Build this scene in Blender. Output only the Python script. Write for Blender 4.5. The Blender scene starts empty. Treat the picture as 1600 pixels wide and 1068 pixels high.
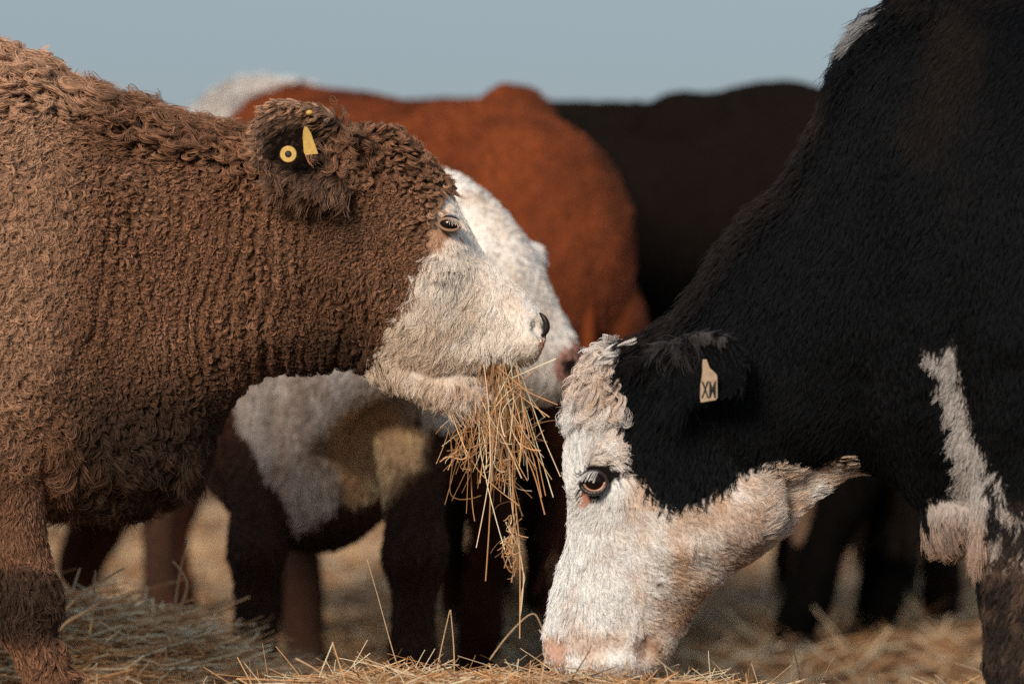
import bpy, math, random
import numpy as np
from mathutils import Vector, Matrix
from mathutils.kdtree import KDTree

random.seed(7)
RNG = np.random.default_rng(7)
SC = bpy.context.scene
COL = SC.collection

# ------------------------------------------------------------------ camera
CAM_H = 0.79          # eye height, metres
FOCUS = 5.9
cam_d = bpy.data.cameras.new('camera')
cam_d.sensor_width = 36.0
cam_d.lens = 135.0
cam_d.clip_end = 3000
cam_d.shift_y = -0.0150
cam_d.dof.use_dof = True
cam_d.dof.focus_distance = FOCUS
cam_d.dof.aperture_fstop = 2.6
cam_d.dof.aperture_blades = 0
cam = bpy.data.objects.new('camera', cam_d)
COL.objects.link(cam)
cam.location = (0, 0, CAM_H)
cam.rotation_euler = (math.radians(90), 0, 0)
SC.camera = cam

# ------------------------------------------------------------------ light
SUN_DIR = Vector((-0.34, -0.82, 0.43)).normalized()     # towards the sun: low, from the camera's left
w = bpy.data.worlds.new('World')
SC.world = w
w.use_nodes = True
nt = w.node_tree
nt.nodes.clear()
sky = nt.nodes.new('ShaderNodeTexSky')
sky.sky_type = 'NISHITA'
sky.sun_disc = False
sky.sun_elevation = math.asin(SUN_DIR.z)
sky.sun_rotation = math.atan2(SUN_DIR.x, SUN_DIR.y)
sky.air_density = 1.0
sky.dust_density = 1.0
sky.ozone_density = 1.6
bg = nt.nodes.new('ShaderNodeBackground')
bg.inputs['Strength'].default_value = 0.13
hs = nt.nodes.new('ShaderNodeHueSaturation')
hs.inputs['Saturation'].default_value = 1.0
wo = nt.nodes.new('ShaderNodeOutputWorld')
nt.links.new(sky.outputs[0], hs.inputs['Color'])
# thin even overcast under the blue: dull near the horizon, about three times as bright overhead
tcw = nt.nodes.new('ShaderNodeTexCoord')
sep = nt.nodes.new('ShaderNodeSeparateXYZ')
nt.links.new(tcw.outputs['Generated'], sep.inputs[0])
mrw = nt.nodes.new('ShaderNodeMapRange')
mrw.inputs['From Min'].default_value = -0.05
mrw.inputs['From Max'].default_value = 0.75
mrw.inputs['To Min'].default_value = 0.305
mrw.inputs['To Max'].default_value = 0.82
nt.links.new(sep.outputs['Z'], mrw.inputs['Value'])
veil = nt.nodes.new('ShaderNodeMix')
veil.data_type = 'RGBA'
veil.inputs['Factor'].default_value = 0.72
cr = nt.nodes.new('ShaderNodeValToRGB')
cr.color_ramp.elements[0].color = (0.56, 0.69, 0.80, 1)
cr.color_ramp.elements[0].position = 0.15
cr.color_ramp.elements[1].color = (0.63, 0.72, 0.81, 1)
cr.color_ramp.elements[1].position = 0.6
nt.links.new(sep.outputs['Z'], cr.inputs['Fac'])
x10 = nt.nodes.new('ShaderNodeVectorMath')
x10.operation = 'SCALE'
x10.inputs['Scale'].default_value = 10.0
nt.links.new(cr.outputs['Color'], x10.inputs[0])
nt.links.new(x10.outputs[0], veil.inputs['B'])
nt.links.new(hs.outputs[0], veil.inputs['A'])
mul = nt.nodes.new('ShaderNodeMix')
mul.data_type = 'RGBA'
mul.blend_type = 'MULTIPLY'
mul.inputs['Factor'].default_value = 1
nt.links.new(veil.outputs['Result'], mul.inputs['A'])
nt.links.new(mrw.outputs[0], mul.inputs['B'])
nt.links.new(mul.outputs['Result'], bg.inputs['Color'])
nt.links.new(bg.outputs[0], wo.inputs[0])
sun_d = bpy.data.lights.new('sun', 'SUN')
sun_d.energy = 4.0
sun_d.angle = math.radians(18)
sun_d.color = (1.0, 0.80, 0.61)
sun = bpy.data.objects.new('sun', sun_d)
COL.objects.link(sun)
sun.rotation_euler = SUN_DIR.to_track_quat('Z', 'Y').to_euler()

SC.view_settings.view_transform = 'Standard'
SC.view_settings.look = 'None'
SC.view_settings.exposure = 0.28
SC.view_settings.gamma = 1.0
SC.cycles.max_bounces = 8
SC.cycles.transparent_max_bounces = 8
SC.cycles.use_denoising = False
SC.cycles_curves.shape = 'RIBBONS'

# ------------------------------------------------------------------ numeric helpers
def unit(a):
    return a / np.maximum(np.linalg.norm(a, axis=-1, keepdims=True), 1e-9)

_LAT = np.random.default_rng(11).random((4, 32, 32, 32)).astype(np.float32)

def noise(p, scale, ch=0):
    """smooth value noise, -1..1, p in metres, scale = cell size (scalar or 3)"""
    q = p / np.asarray(scale, float)
    i = np.floor(q).astype(int)
    f = q - i
    f = f * f * (3 - 2 * f)
    L = _LAT[ch]
    i0 = i & 31
    i1 = (i + 1) & 31
    r = 0
    for dx in (0, 1):
        wx = f[:, 0] if dx else 1 - f[:, 0]
        ix = i1[:, 0] if dx else i0[:, 0]
        for dy in (0, 1):
            wy = f[:, 1] if dy else 1 - f[:, 1]
            iy = i1[:, 1] if dy else i0[:, 1]
            for dz in (0, 1):
                wz = f[:, 2] if dz else 1 - f[:, 2]
                iz = i1[:, 2] if dz else i0[:, 2]
                r = r + L[ix, iy, iz] * wx * wy * wz
    return r * 2 - 1

def fbm(p, scale, ch=0, octs=3):
    s = np.asarray(scale, float)
    r = 0
    a = 1.0
    for k in range(octs):
        r = r + a * noise(p + 3.1 * k, s, (ch + k) % 4)
        s = s * 0.5
        a *= 0.5
    return r / 1.75

def in_poly(u, v, poly):
    ins = np.zeros(len(u), bool)
    n = len(poly)
    for k in range(n):
        x0, y0 = poly[k]
        x1, y1 = poly[(k + 1) % n]
        c = ((y0 > v) != (y1 > v))
        if y1 == y0:
            continue
        xi = (x1 - x0) * (v - y0) / (y1 - y0) + x0
        ins ^= c & (u < xi)
    return ins

def smooth(x, a, b):
    t = np.clip((x - a) / (b - a), 0, 1)
    return t * t * (3 - 2 * t)

def catmull(a, sub):
    a = np.asarray(a, float)
    n = len(a)
    out = []
    for i in range(n - 1):
        p0 = a[max(i - 1, 0)]
        p1 = a[i]
        p2 = a[i + 1]
        p3 = a[min(i + 2, n - 1)]
        for k in range(sub):
            t = k / sub
            out.append(0.5 * ((2 * p1) + (-p0 + p2) * t + (2 * p0 - 5 * p1 + 4 * p2 - p3) * t * t + (-p0 + 3 * p1 - 3 * p2 + p3) * t ** 3))
    out.append(a[-1])
    return np.array(out)

# ------------------------------------------------------------------ solids
class Solid:
    """collects closed lofts; build() fuses them into one continuous skin"""
    def __init__(self):
        self.v = []
        self.f = []
        self.n = 0

    def add(self, verts, faces):
        self.v.append(np.asarray(verts, float))
        self.f += [tuple(i + self.n for i in f) for f in faces]
        self.n += len(verts)

    def rings(self, rings):
        """rings: (S, M, 3), closed with fans"""
        S, M, _ = rings.shape
        V = np.concatenate([rings.reshape(-1, 3), [rings[0].mean(0)], [rings[-1].mean(0)]])
        F = []
        for s in range(S - 1):
            for m in range(M):
                a = s * M + m
                b = s * M + (m + 1) % M
                F.append((a, b, b + M, a + M))
        for m in range(M):
            F.append((S * M, (m + 1) % M, m))
            F.append((S * M + 1, (S - 1) * M + m, (S - 1) * M + (m + 1) % M))
        self.add(V, F)

    def loft(self, st, sub=4, M=28):
        """st rows: C(3) A(3) B(3) egg  -> elliptical section C + A cos + B sin (1 + egg cos)"""
        s = catmull(st, sub)
        th = np.linspace(0, 2 * np.pi, M, endpoint=False)
        c = np.cos(th)[None, :, None]
        sn = np.sin(th)[None, :, None]
        C = s[:, None, 0:3]
        A = s[:, None, 3:6]
        B = s[:, None, 6:9]
        e = s[:, None, 9:10]
        self.rings(C + A * c + B * sn * (1 + e * c))

    def ball(self, c, r, M=20):
        c = np.asarray(c, float)
        r = np.asarray(r, float) * np.ones(3)
        ph = np.linspace(0.12, np.pi - 0.12, 12)
        th = np.linspace(0, 2 * np.pi, M, endpoint=False)
        R = np.stack([np.stack([np.cos(th) * np.sin(p), np.sin(th) * np.sin(p), np.full(M, np.cos(p))], 1) for p in ph])
        self.rings(c + R * r)

    def limb(self, st, sub=4, M=20):
        """st rows: x y z rx ry (horizontal sections)"""
        rows = [[a[0], a[1], a[2], a[3], 0, 0, 0, a[4], 0, 0] for a in st]
        self.loft(rows, sub, M)

    def ear(self, st, th=0.013, sub=4, m=10):
        """st rows: C(3) W(3) D(3): crescent section, convex towards D"""
        s = catmull(st, sub)
        t = np.linspace(0, np.pi, m)
        o = []
        for r in s:
            C, W, D = r[0:3], r[3:6], r[6:9]
            dn = D / (np.linalg.norm(D) + 1e-9)
            out = [C + W * math.cos(a) + D * math.sin(a) for a in t]
            inn = [C + W * 0.86 * math.cos(a) + D * math.sin(a) * 0.9 - dn * th * (0.45 + 0.55 * math.sin(a)) for a in t[::-1]]
            o.append(out + inn)
        self.rings(np.array(o))

    def mesh(self, name, voxel=0.008, iters=4, keep=False):
        V = np.concatenate(self.v)
        me = bpy.data.meshes.new(name)
        me.from_pydata(V.tolist(), [], self.f)
        me.validate()
        import bmesh
        bm = bmesh.new()
        bm.from_mesh(me)
        bmesh.ops.recalc_face_normals(bm, faces=bm.faces)
        bm.to_mesh(me)
        bm.free()
        ob = bpy.data.objects.new('tmp', me)
        COL.objects.link(ob)
        r = ob.modifiers.new('r', 'REMESH')
        r.mode = 'VOXEL'
        r.voxel_size = voxel
        s = ob.modifiers.new('s', 'SMOOTH')
        s.factor = 0.5
        s.iterations = iters
        dg = bpy.context.evaluated_depsgraph_get()
        out = bpy.data.meshes.new_from_object(ob.evaluated_get(dg))
        out.name = name
        bpy.data.objects.remove(ob)
        bpy.data.meshes.remove(me)
        return out

def get_v(me):
    a = np.empty(len(me.vertices) * 3, np.float32)
    me.vertices.foreach_get('co', a)
    return a.reshape(-1, 3).astype(float)

def get_n(me):
    a = np.empty(len(me.vertices) * 3, np.float32)
    me.vertex_normals.foreach_get('vector', a)
    return a.reshape(-1, 3).astype(float)

def set_v(me, v):
    me.vertices.foreach_set('co', v.astype(np.float32).ravel())
    me.update()

def paint(me, col):
    a = me.color_attributes.new('pelt', 'FLOAT_COLOR', 'POINT')
    c = np.ones((len(col), 4), np.float32)
    c[:, :3] = col
    a.data.foreach_set('color', c.ravel())

# ------------------------------------------------------------------ materials
def mat(name, color=(0.5, 0.5, 0.5), rough=0.6, spec=0.4, attr=None, bump=None, coat=0, vary=0):
    m = bpy.data.materials.new(name)
    m.use_nodes = True
    n = m.node_tree
    b = n.nodes['Principled BSDF']
    b.inputs['Base Color'].default_value = (*color, 1)
    b.inputs['Roughness'].default_value = rough
    b.inputs['Specular IOR Level'].default_value = spec
    b.inputs['Coat Weight'].default_value = coat
    src = None
    if attr:
        a = n.nodes.new('ShaderNodeAttribute')
        a.attribute_name = attr
        src = a.outputs['Color']
    if vary:
        t = n.nodes.new('ShaderNodeTexNoise')
        t.inputs['Scale'].default_value = vary
        t.inputs['Detail'].default_value = 6
        tc = n.nodes.new('ShaderNodeTexCoord')
        n.links.new(tc.outputs['Object'], t.inputs['Vector'])
        mr = n.nodes.new('ShaderNodeMapRange')
        mr.inputs['To Min'].default_value = 0.6
        mr.inputs['To Max'].default_value = 1.35
        n.links.new(t.outputs['Fac'], mr.inputs['Value'])
        mx = n.nodes.new('ShaderNodeMix')
        mx.data_type = 'RGBA'
        mx.blend_type = 'MULTIPLY'
        mx.inputs['Factor'].default_value = 1
        if src:
            n.links.new(src, mx.inputs['A'])
        else:
            mx.inputs['A'].default_value = (*color, 1)
        n.links.new(mr.outputs[0], mx.inputs['B'])
        src = mx.outputs['Result']
    if src:
        n.links.new(src, b.inputs['Base Color'])
    if bump:
        t = n.nodes.new('ShaderNodeTexNoise')
        t.inputs['Scale'].default_value = bump[0]
        t.inputs['Detail'].default_value = 5
        tc = n.nodes.new('ShaderNodeTexCoord')
        n.links.new(tc.outputs['Object'], t.inputs['Vector'])
        bp = n.nodes.new('ShaderNodeBump')
        bp.inputs['Strength'].default_value = bump[1]
        bp.inputs['Distance'].default_value = bump[2]
        n.links.new(t.outputs['Fac'], bp.inputs['Height'])
        n.links.new(bp.outputs[0], b.inputs['Normal'])
    return m

def hair_mat(name, root=0.45, tip=1.15, rough=0.38, refl=0.25, spec=(0.8, 0.75, 0.7)):
    """fur: colour runs from darker root to paler tip; a soft scattering core with a sheen along the strand"""
    m = bpy.data.materials.new(name)
    m.use_nodes = True
    n = m.node_tree
    n.nodes.clear()
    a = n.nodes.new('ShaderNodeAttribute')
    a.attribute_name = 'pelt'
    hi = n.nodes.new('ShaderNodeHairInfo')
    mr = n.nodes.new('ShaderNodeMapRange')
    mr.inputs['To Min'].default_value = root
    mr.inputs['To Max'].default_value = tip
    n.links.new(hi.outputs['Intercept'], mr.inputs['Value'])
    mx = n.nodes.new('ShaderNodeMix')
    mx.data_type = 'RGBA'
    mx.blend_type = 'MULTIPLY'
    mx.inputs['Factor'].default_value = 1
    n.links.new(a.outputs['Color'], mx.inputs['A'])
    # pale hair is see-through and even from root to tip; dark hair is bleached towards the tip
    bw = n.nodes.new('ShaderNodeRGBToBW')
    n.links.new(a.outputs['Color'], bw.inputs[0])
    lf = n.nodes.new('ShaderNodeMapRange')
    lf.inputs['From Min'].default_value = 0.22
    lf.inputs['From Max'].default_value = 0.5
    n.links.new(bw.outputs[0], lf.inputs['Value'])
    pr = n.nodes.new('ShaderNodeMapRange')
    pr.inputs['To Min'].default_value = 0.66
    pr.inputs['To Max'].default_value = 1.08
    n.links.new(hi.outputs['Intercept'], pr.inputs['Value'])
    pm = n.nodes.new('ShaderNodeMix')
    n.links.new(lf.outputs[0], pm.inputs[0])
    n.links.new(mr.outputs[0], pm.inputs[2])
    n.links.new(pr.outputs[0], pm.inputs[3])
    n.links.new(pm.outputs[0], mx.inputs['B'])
    df = n.nodes.new('ShaderNodeBsdfDiffuse')
    n.links.new(mx.outputs['Result'], df.inputs['Color'])
    tr = n.nodes.new('ShaderNodeBsdfTranslucent')
    n.links.new(mx.outputs['Result'], tr.inputs['Color'])
    m1 = n.nodes.new('ShaderNodeMixShader')
    m1.inputs[0].default_value = 0.25
    n.links.new(df.outputs[0], m1.inputs[1])
    n.links.new(tr.outputs[0], m1.inputs[2])
    hr = n.nodes.new('ShaderNodeBsdfHair')
    hr.component = 'Reflection'
    hr.inputs['Color'].default_value = (*spec, 1)
    hr.inputs['RoughnessU'].default_value = rough
    hr.inputs['RoughnessV'].default_value = 0.9
    m2 = n.nodes.new('ShaderNodeMixShader')
    m2.inputs[0].default_value = refl
    n.links.new(m1.outputs[0], m2.inputs[1])
    n.links.new(hr.outputs[0], m2.inputs[2])
    o = n.nodes.new('ShaderNodeOutputMaterial')
    n.links.new(m2.outputs[0], o.inputs[0])
    return m

M_SKIN = mat('hide', attr='pelt', rough=0.9, spec=0.03, bump=(90, 0.5, 0.01))
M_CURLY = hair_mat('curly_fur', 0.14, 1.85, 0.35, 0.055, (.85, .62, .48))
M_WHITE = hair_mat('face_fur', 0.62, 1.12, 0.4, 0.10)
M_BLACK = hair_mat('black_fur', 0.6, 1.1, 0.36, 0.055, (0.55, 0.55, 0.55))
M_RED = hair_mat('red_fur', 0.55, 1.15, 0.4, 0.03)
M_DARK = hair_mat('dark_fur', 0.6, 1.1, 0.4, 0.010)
M_EYE = mat('eye_gloss', (0.008, 0.005, 0.004), 0.06, 0.22)
M_EYERIM = mat('eye_white', (0.40, 0.22, 0.15), 0.25, 0.5)
M_LID = mat('lid_skin', (0.015, 0.012, 0.012), 0.38, 0.5, bump=(300, .4, .002))
M_PINK = mat('pink_skin', (0.42, 0.20, 0.15), 0.45, 0.4, bump=(200, .4, .002))
M_TAGY = mat('yellow_plastic', (0.46, 0.31, 0.085), 0.5, 0.3, vary=200)
M_TAGW = mat('cream_plastic', (0.36, 0.28, 0.20), 0.55, 0.3, vary=220)
M_NOSTRIL = mat('nostril_skin', (0.010, 0.006, 0.005), 0.5, 0.3)
M_INK = mat('black_ink', (0.02, 0.02, 0.02), 0.6, 0.3)
M_HOOF = mat('hoof_horn', (0.05, 0.04, 0.03), 0.5, 0.3, bump=(60, .5, .004))

def tag(o, label=None, cat=None, group=None, kind=None):
    for k, v in (('label', label), ('category', cat), ('group', group), ('kind', kind)):
        if v:
            o[k] = v
    return o

def link(name, me, m, parent=None, loc=None):
    o = bpy.data.objects.new(name, me)
    COL.objects.link(o)
    if m and hasattr(me, 'materials'):
        me.materials.append(m)
    if loc is not None:
        o.location = loc
    if parent:
        o.parent = parent
    return o

def curves_obj(name, pos, rad, col, material, parent=None, colpt=False):
    """pos (N,K,3), rad (N,K), col (N,3)"""
    N, K, _ = pos.shape
    cu = bpy.data.hair_curves.new(name)
    cu.add_curves([K] * N)
    cu.attributes['position'].data.foreach_set('vector', pos.astype(np.float32).ravel())
    r = cu.attributes.get('radius') or cu.attributes.new('radius', 'FLOAT', 'POINT')
    r.data.foreach_set('value', rad.astype(np.float32).ravel())
    c = cu.attributes.new('pelt', 'FLOAT_COLOR', 'CURVE')
    cc = np.ones((N, 4), np.float32)
    cc[:, :3] = col
    c.data.foreach_set('color', cc.ravel())
    cu.materials.append(material)
    o = bpy.data.objects.new(name, cu)
    COL.objects.link(o)
    if parent:
        o.parent = parent
    return o

# ------------------------------------------------------------------ fur
def scatter(me, dens_fn):
    """dens_fn(p, n) -> hairs per square metre"""
    me.calc_loop_triangles()
    T = np.empty(len(me.loop_triangles) * 3, np.int32)
    me.loop_triangles.foreach_get('vertices', T)
    T = T.reshape(-1, 3)
    V = get_v(me)
    N = get_n(me)
    a, b, c = V[T[:, 0]], V[T[:, 1]], V[T[:, 2]]
    area = 0.5 * np.linalg.norm(np.cross(b - a, c - a), axis=1)
    ctr = (a + b + c) / 3
    nn = unit(N[T].sum(1))
    ex = area * dens_fn(ctr, nn)
    cnt = np.floor(ex + RNG.random(len(ex))).astype(int)
    idx = np.repeat(np.arange(len(T)), cnt)
    r1 = np.sqrt(RNG.random(len(idx)))
    r2 = RNG.random(len(idx))
    w = np.stack([1 - r1, r1 * (1 - r2), r1 * r2], 1)[:, :, None]
    P = (V[T[idx]] * w).sum(1)
    NN = unit((N[T[idx]] * w).sum(1))
    return P, NN

def fur(name, me, parent, material, dens_fn, prop_fn, col_fn, clump=0.010, K=8, keep=1.0):
    """prop_fn(p, n) -> dict of per-strand arrays: dir, len, lift, curl (total turning, rad), wave, freq,
    plane (0 flat curl .. 1 standing curl), clump (0..1), rad"""
    P, N = scatter(me, dens_fn)
    n = len(P)
    if n == 0:
        return None
    # guides: thin the roots to one per clump cell
    order = RNG.permutation(n)
    cs = clump(P[order])[:, None] if callable(clump) else clump
    cell = np.floor((P[order] + 0.3 * cs * RNG.standard_normal((n, 3))) / cs).astype(np.int64)
    key = cell[:, 0] * 73856093 ^ cell[:, 1] * 19349663 ^ cell[:, 2] * 83492791
    _, first = np.unique(key, return_index=True)
    G = order[first]
    kd = KDTree(len(G))
    for i, g in enumerate(G):
        kd.insert(P[g], i)
    kd.balance()
    find = kd.find
    gi = np.fromiter((find(p)[1] for p in P), np.int64, n)
    gp, gn = P[G], N[G]
    pr = prop_fn(gp, gn)
    m = len(G)
    one = np.ones(m)
    d = pr['dir']
    d = unit(d - gn * (d * gn).sum(1)[:, None] + 1e-6)
    ang = RNG.standard_normal(m) * pr.get('stray', 0.25 * one)
    b = np.cross(gn, d)
    d = d * np.cos(ang)[:, None] + b * np.sin(ang)[:, None]
    b = np.cross(gn, d)
    pl = pr.get('plane', 0 * one)
    pa = (pl * 1.35) * np.where(RNG.random(m) < 0.5, 1, 1) + 0.3 * RNG.standard_normal(m) * (pl > 0)
    b2 = b * np.cos(pa)[:, None] + gn * np.sin(pa)[:, None]
    sgn = np.where(RNG.random(m) < pr.get('hand', 0.5), 1.0, -1.0)
    L = pr['len'] * (0.75 + 0.5 * RNG.random(m))
    curl = pr.get('curl', 0 * one) * (0.6 + 0.8 * RNG.random(m)) * sgn
    wave = pr.get('wave', 0 * one)
    freq = pr.get('freq', one)
    phs = RNG.random(m) * 6.283
    lift = pr.get('lift', 0.4 * one)
    cl = pr.get('clump', 0.5 * one)
    t = np.linspace(0, 1, K)
    # per-strand expansions
    Lr = L[gi] * (0.8 + 0.4 * RNG.random(n))
    cu = (curl[gi] * (0.85 + 0.3 * RNG.random(n)))[:, None]
    wv = wave[gi][:, None]
    fq = (freq[gi])[:, None]
    ph = (phs[gi] + 0.25 * RNG.standard_normal(n))[:, None]
    th = cu * t[None, :] + wv * np.sin(6.283 * fq * t[None, :] + ph) - 0.35 * cu
    # half-way between guide frame and own frame
    nn = unit(0.5 * gn[gi] + 0.5 * N)
    dd = d[gi]
    dd = unit(dd - nn * (dd * nn).sum(1)[:, None])
    bb = b2[gi]
    jit = 0.10 * RNG.standard_normal((n, 2))
    dd = unit(dd + bb * jit[:, :1] + nn * jit[:, 1:] * 0.6)
    lf = lift[gi][:, None] * (1 - t[None, :]) ** 1.5 * 1.0 + 0.06
    step = (dd[:, None, :] * np.cos(th)[:, :, None] + bb[:, None, :] * np.sin(th)[:, :, None] + nn[:, None, :] * lf[:, :, None])
    pos = np.zeros((n, K, 3))
    pos[:, 1:, :] = np.cumsum(step[:, :-1, :], axis=1) * (Lr / (K - 1))[:, None, None]
    off = P - gp[gi]
    c = cl[gi][:, None] * np.clip(t[None, :] * 1.6, 0, 1) ** 1.1
    c = np.minimum(c, 1)
    pos += P[:, None, :] - off[:, None, :] * c[:, :, None]
    pos -= nn[:, None, :] * 0.001
    rad = pr['rad'][gi][:, None] * (1 - 0.6 * t[None, :] ** 3)
    col = col_fn(P, N, gi, m)
    return curves_obj(name, pos, rad, col, material, parent)

def vary(col, gi, m, amt=0.25, own=0.12):
    g = 1 + amt * (RNG.random(m) - 0.5) * 2
    o = 1 + own * RNG.standard_normal(len(gi))
    return np.clip(col * (g[gi] * o)[:, None], 0.002, 0.95)

def lerp(a, b, t):
    t = np.asarray(t)[:, None]
    return np.asarray(a) * (1 - t) + np.asarray(b) * t

# a thing measured off the photograph at its own distance: 1 unit = 1/P metre in the animal's own profile plane
class Plane:
    def __init__(self, y):
        self.y = y
        self.P = 6000.0 / y

    def pt(self, u, v, dy=0.0):
        return np.array([(u - 800) / self.P, self.y + dy, CAM_H - (v - 510) / self.P])

    def uv(self, p):
        return p[:, 0] * self.P + 800, (CAM_H - p[:, 2]) * self.P + 510

    def st(self, T, B, w, dy=0.0, egg=0.0):
        a = self.pt(*T)
        b = self.pt(*B)
        C = (a + b) / 2
        C[1] += dy
        A = (a - b) / 2
        return [*C, *A, 0, w, 0, egg]

def bump(V, N, c, r, amp):
    """soft push along the normal round c; r scalar or 3"""
    q = (V - np.asarray(c)) / (np.asarray(r, float) * np.ones(3))
    g = np.exp(-(q ** 2).sum(1) * 1.2)
    return V + N * (g * amp)[:, None]

def push(V, c, r, vec):
    q = (V - np.asarray(c)) / (np.asarray(r, float) * np.ones(3))
    g = np.exp(-(q ** 2).sum(1) * 1.2)
    return V + g[:, None] * np.asarray(vec)[None, :]

def sphere_mesh(name, c, r, seg=32):
    import bmesh
    bm = bmesh.new()
    bmesh.ops.create_uvsphere(bm, u_segments=seg, v_segments=seg // 2, radius=1)
    for v in bm.verts:
        v.co = Vector(c) + Vector((v.co.x * r[0], v.co.y * r[1], v.co.z * r[2]))
    me = bpy.data.meshes.new(name)
    bm.to_mesh(me)
    bm.free()
    for p in me.polygons:
        p.use_smooth = True
    return me

def tube_mesh(name, pts, rads, M=10, closed=False):
    """round tube through pts with a radius (or (ra, rb)) at each point"""
    pts = np.asarray(pts, float)
    n = len(pts)
    if closed:
        tan = unit(np.roll(pts, -1, 0) - np.roll(pts, 1, 0))
    else:
        tan = unit(np.gradient(pts, axis=0))
    ref = np.array([0, 1.0, 0.02])
    V, F = [], []
    for i in range(n):
        s = unit(np.cross(tan[i], ref)[None])[0]
        q = np.cross(s, tan[i])
        for k in range(M):
            a = 2 * math.pi * k / M
            V.append(pts[i] + rads[i] * (math.cos(a) * s + math.sin(a) * q))
    R = n if closed else n - 1
    for i in range(R):
        for k in range(M):
            a = i * M + k
            b = i * M + (k + 1) % M
            c = ((i + 1) % n) * M + (k + 1) % M
            d = ((i + 1) % n) * M + k
            F.append((a, b, c, d))
    if not closed:
        F.append(tuple(range(M))[::-1])
        F.append(tuple((n - 1) * M + k for k in range(M)))
    me = bpy.data.meshes.new(name)
    me.from_pydata([tuple(v) for v in V], [], F)
    for p in me.polygons:
        p.use_smooth = True
    return me

def plate_mesh(name, outline, thick, frame, bend=0.0):
    """flat plate from a 2D outline; frame = (origin, ex, ey, ez)"""
    import bmesh
    o, ex, ey, ez = [Vector(f) for f in frame]
    bm = bmesh.new()
    L = max(abs(p[1]) for p in outline)
    def at(x, y, z):
        z += bend * (y / L) ** 2 * L
        return o + ex * x + ey * y + ez * z
    f = [bm.verts.new(at(x, y, thick / 2)) for x, y in outline]
    g = [bm.verts.new(at(x, y, -thick / 2)) for x, y in outline]
    bm.faces.new(f)
    bm.faces.new(g[::-1])
    n = len(outline)
    for i in range(n):
        bm.faces.new((f[i], g[i], g[(i + 1) % n], f[(i + 1) % n]))
    bmesh.ops.recalc_face_normals(bm, faces=bm.faces)
    bmesh.ops.triangulate(bm, faces=[q for q in bm.faces if len(q.verts) > 4])
    me = bpy.data.meshes.new(name)
    bm.to_mesh(me)
    bm.free()
    return me

def move_origin(me, loc):
    me.transform(Matrix.Translation(-Vector(loc)))

# frame window used only to decide where hair is dense (near side and in view) and where it may be sparse
def in_view(p, m=0.16):
    P = 6000.0 / np.maximum(p[:, 1], 1)
    u = 800 + p[:, 0] * P
    v = 510 - (p[:, 2] - CAM_H) * P
    return (u > -m * 1000) & (u < 1600 + m * 1000) & (v > -m * 1000) & (v < 1068 + m * 1000)

def view_dens(full, low, cut=0.45):
    def f(p, n):
        vis = in_view(p)
        t = smooth(n[:, 1], cut, cut - 0.3)      # facing away from the lane in front of the herd
        return np.where(vis, low + (full - low) * t, low)
    return f

# ------------------------------------------------------------------ ground
def ground_z(x, y):
    """gentle pasture with two windrows of spilled hay"""
    z = 0.02 * np.sin(x * 1.3 + y * 0.7) + 0.015 * np.sin(x * 0.6 - y * 1.9)
    return z

def hay_z(x, y):
    """height of the hay windrows above the ground"""
    left = 0.31 * np.exp(-(((x + 0.98) / 0.62) ** 4)) * np.exp(-(((y - 6.75) / 0.5) ** 2))
    mid = 0.245 * np.exp(-(((x - 0.02) / 0.62) ** 4)) * np.exp(-(((y - 5.75) / 0.45) ** 2))
    right = 0.17 * np.exp(-(((x - 0.95) / 0.7) ** 4)) * np.exp(-(((y - 6.3) / 0.5) ** 2))
    back = 0.10 * np.exp(-((y - 7.1) / 0.7) ** 2)
    return np.maximum.reduce([left, mid, right, back])

def sheet(name, xs, ys, zf, material, parent=None):
    X, Y = np.meshgrid(xs, ys)
    Z = zf(X, Y)
    nx, ny = len(xs), len(ys)
    V = np.stack([X, Y, Z], -1).reshape(-1, 3)
    F = [(j * nx + i, j * nx + i + 1, (j + 1) * nx + i + 1, (j + 1) * nx + i) for j in range(ny - 1) for i in range(nx - 1)]
    me = bpy.data.meshes.new(name)
    me.from_pydata(V.tolist(), [], F)
    for p in me.polygons:
        p.use_smooth = True
    return link(name, me, material, parent)

def ground_material():
    m = bpy.data.materials.new('dry_pasture')
    m.use_nodes = True
    n = m.node_tree
    b = n.nodes['Principled BSDF']
    b.inputs['Roughness'].default_value = 0.95
    b.inputs['Specular IOR Level'].default_value = 0.1
    tc = n.nodes.new('ShaderNodeTexCoord')
    t1 = n.nodes.new('ShaderNodeTexNoise')
    t1.inputs['Scale'].default_value = 2.2
    t1.inputs['Detail'].default_value = 8
    t1.inputs['Roughness'].default_value = 0.62
    n.links.new(tc.outputs['Object'], t1.inputs['Vector'])
    r = n.nodes.new('ShaderNodeValToRGB')
    e = r.color_ramp.elements
    e[0].position = 0.30
    e[0].color = (0.030, 0.018, 0.010, 1)
    e[1].position = 0.68
    e[1].color = (0.19, 0.095, 0.042, 1)
    k = e.new(0.5)
    k.color = (0.095, 0.048, 0.022, 1)
    n.links.new(t1.outputs['Fac'], r.inputs['Fac'])
    n.links.new(r.outputs['Color'], b.inputs['Base Color'])
    t2 = n.nodes.new('ShaderNodeTexNoise')
    t2.inputs['Scale'].default_value = 40
    t2.inputs['Detail'].default_value = 6
    n.links.new(tc.outputs['Object'], t2.inputs['Vector'])
    bp = n.nodes.new('ShaderNodeBump')
    bp.inputs['Distance'].default_value = 0.03
    n.links.new(t2.outputs['Fac'], bp.inputs['Height'])
    n.links.new(bp.outputs[0], b.inputs['Normal'])
    return m

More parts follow.
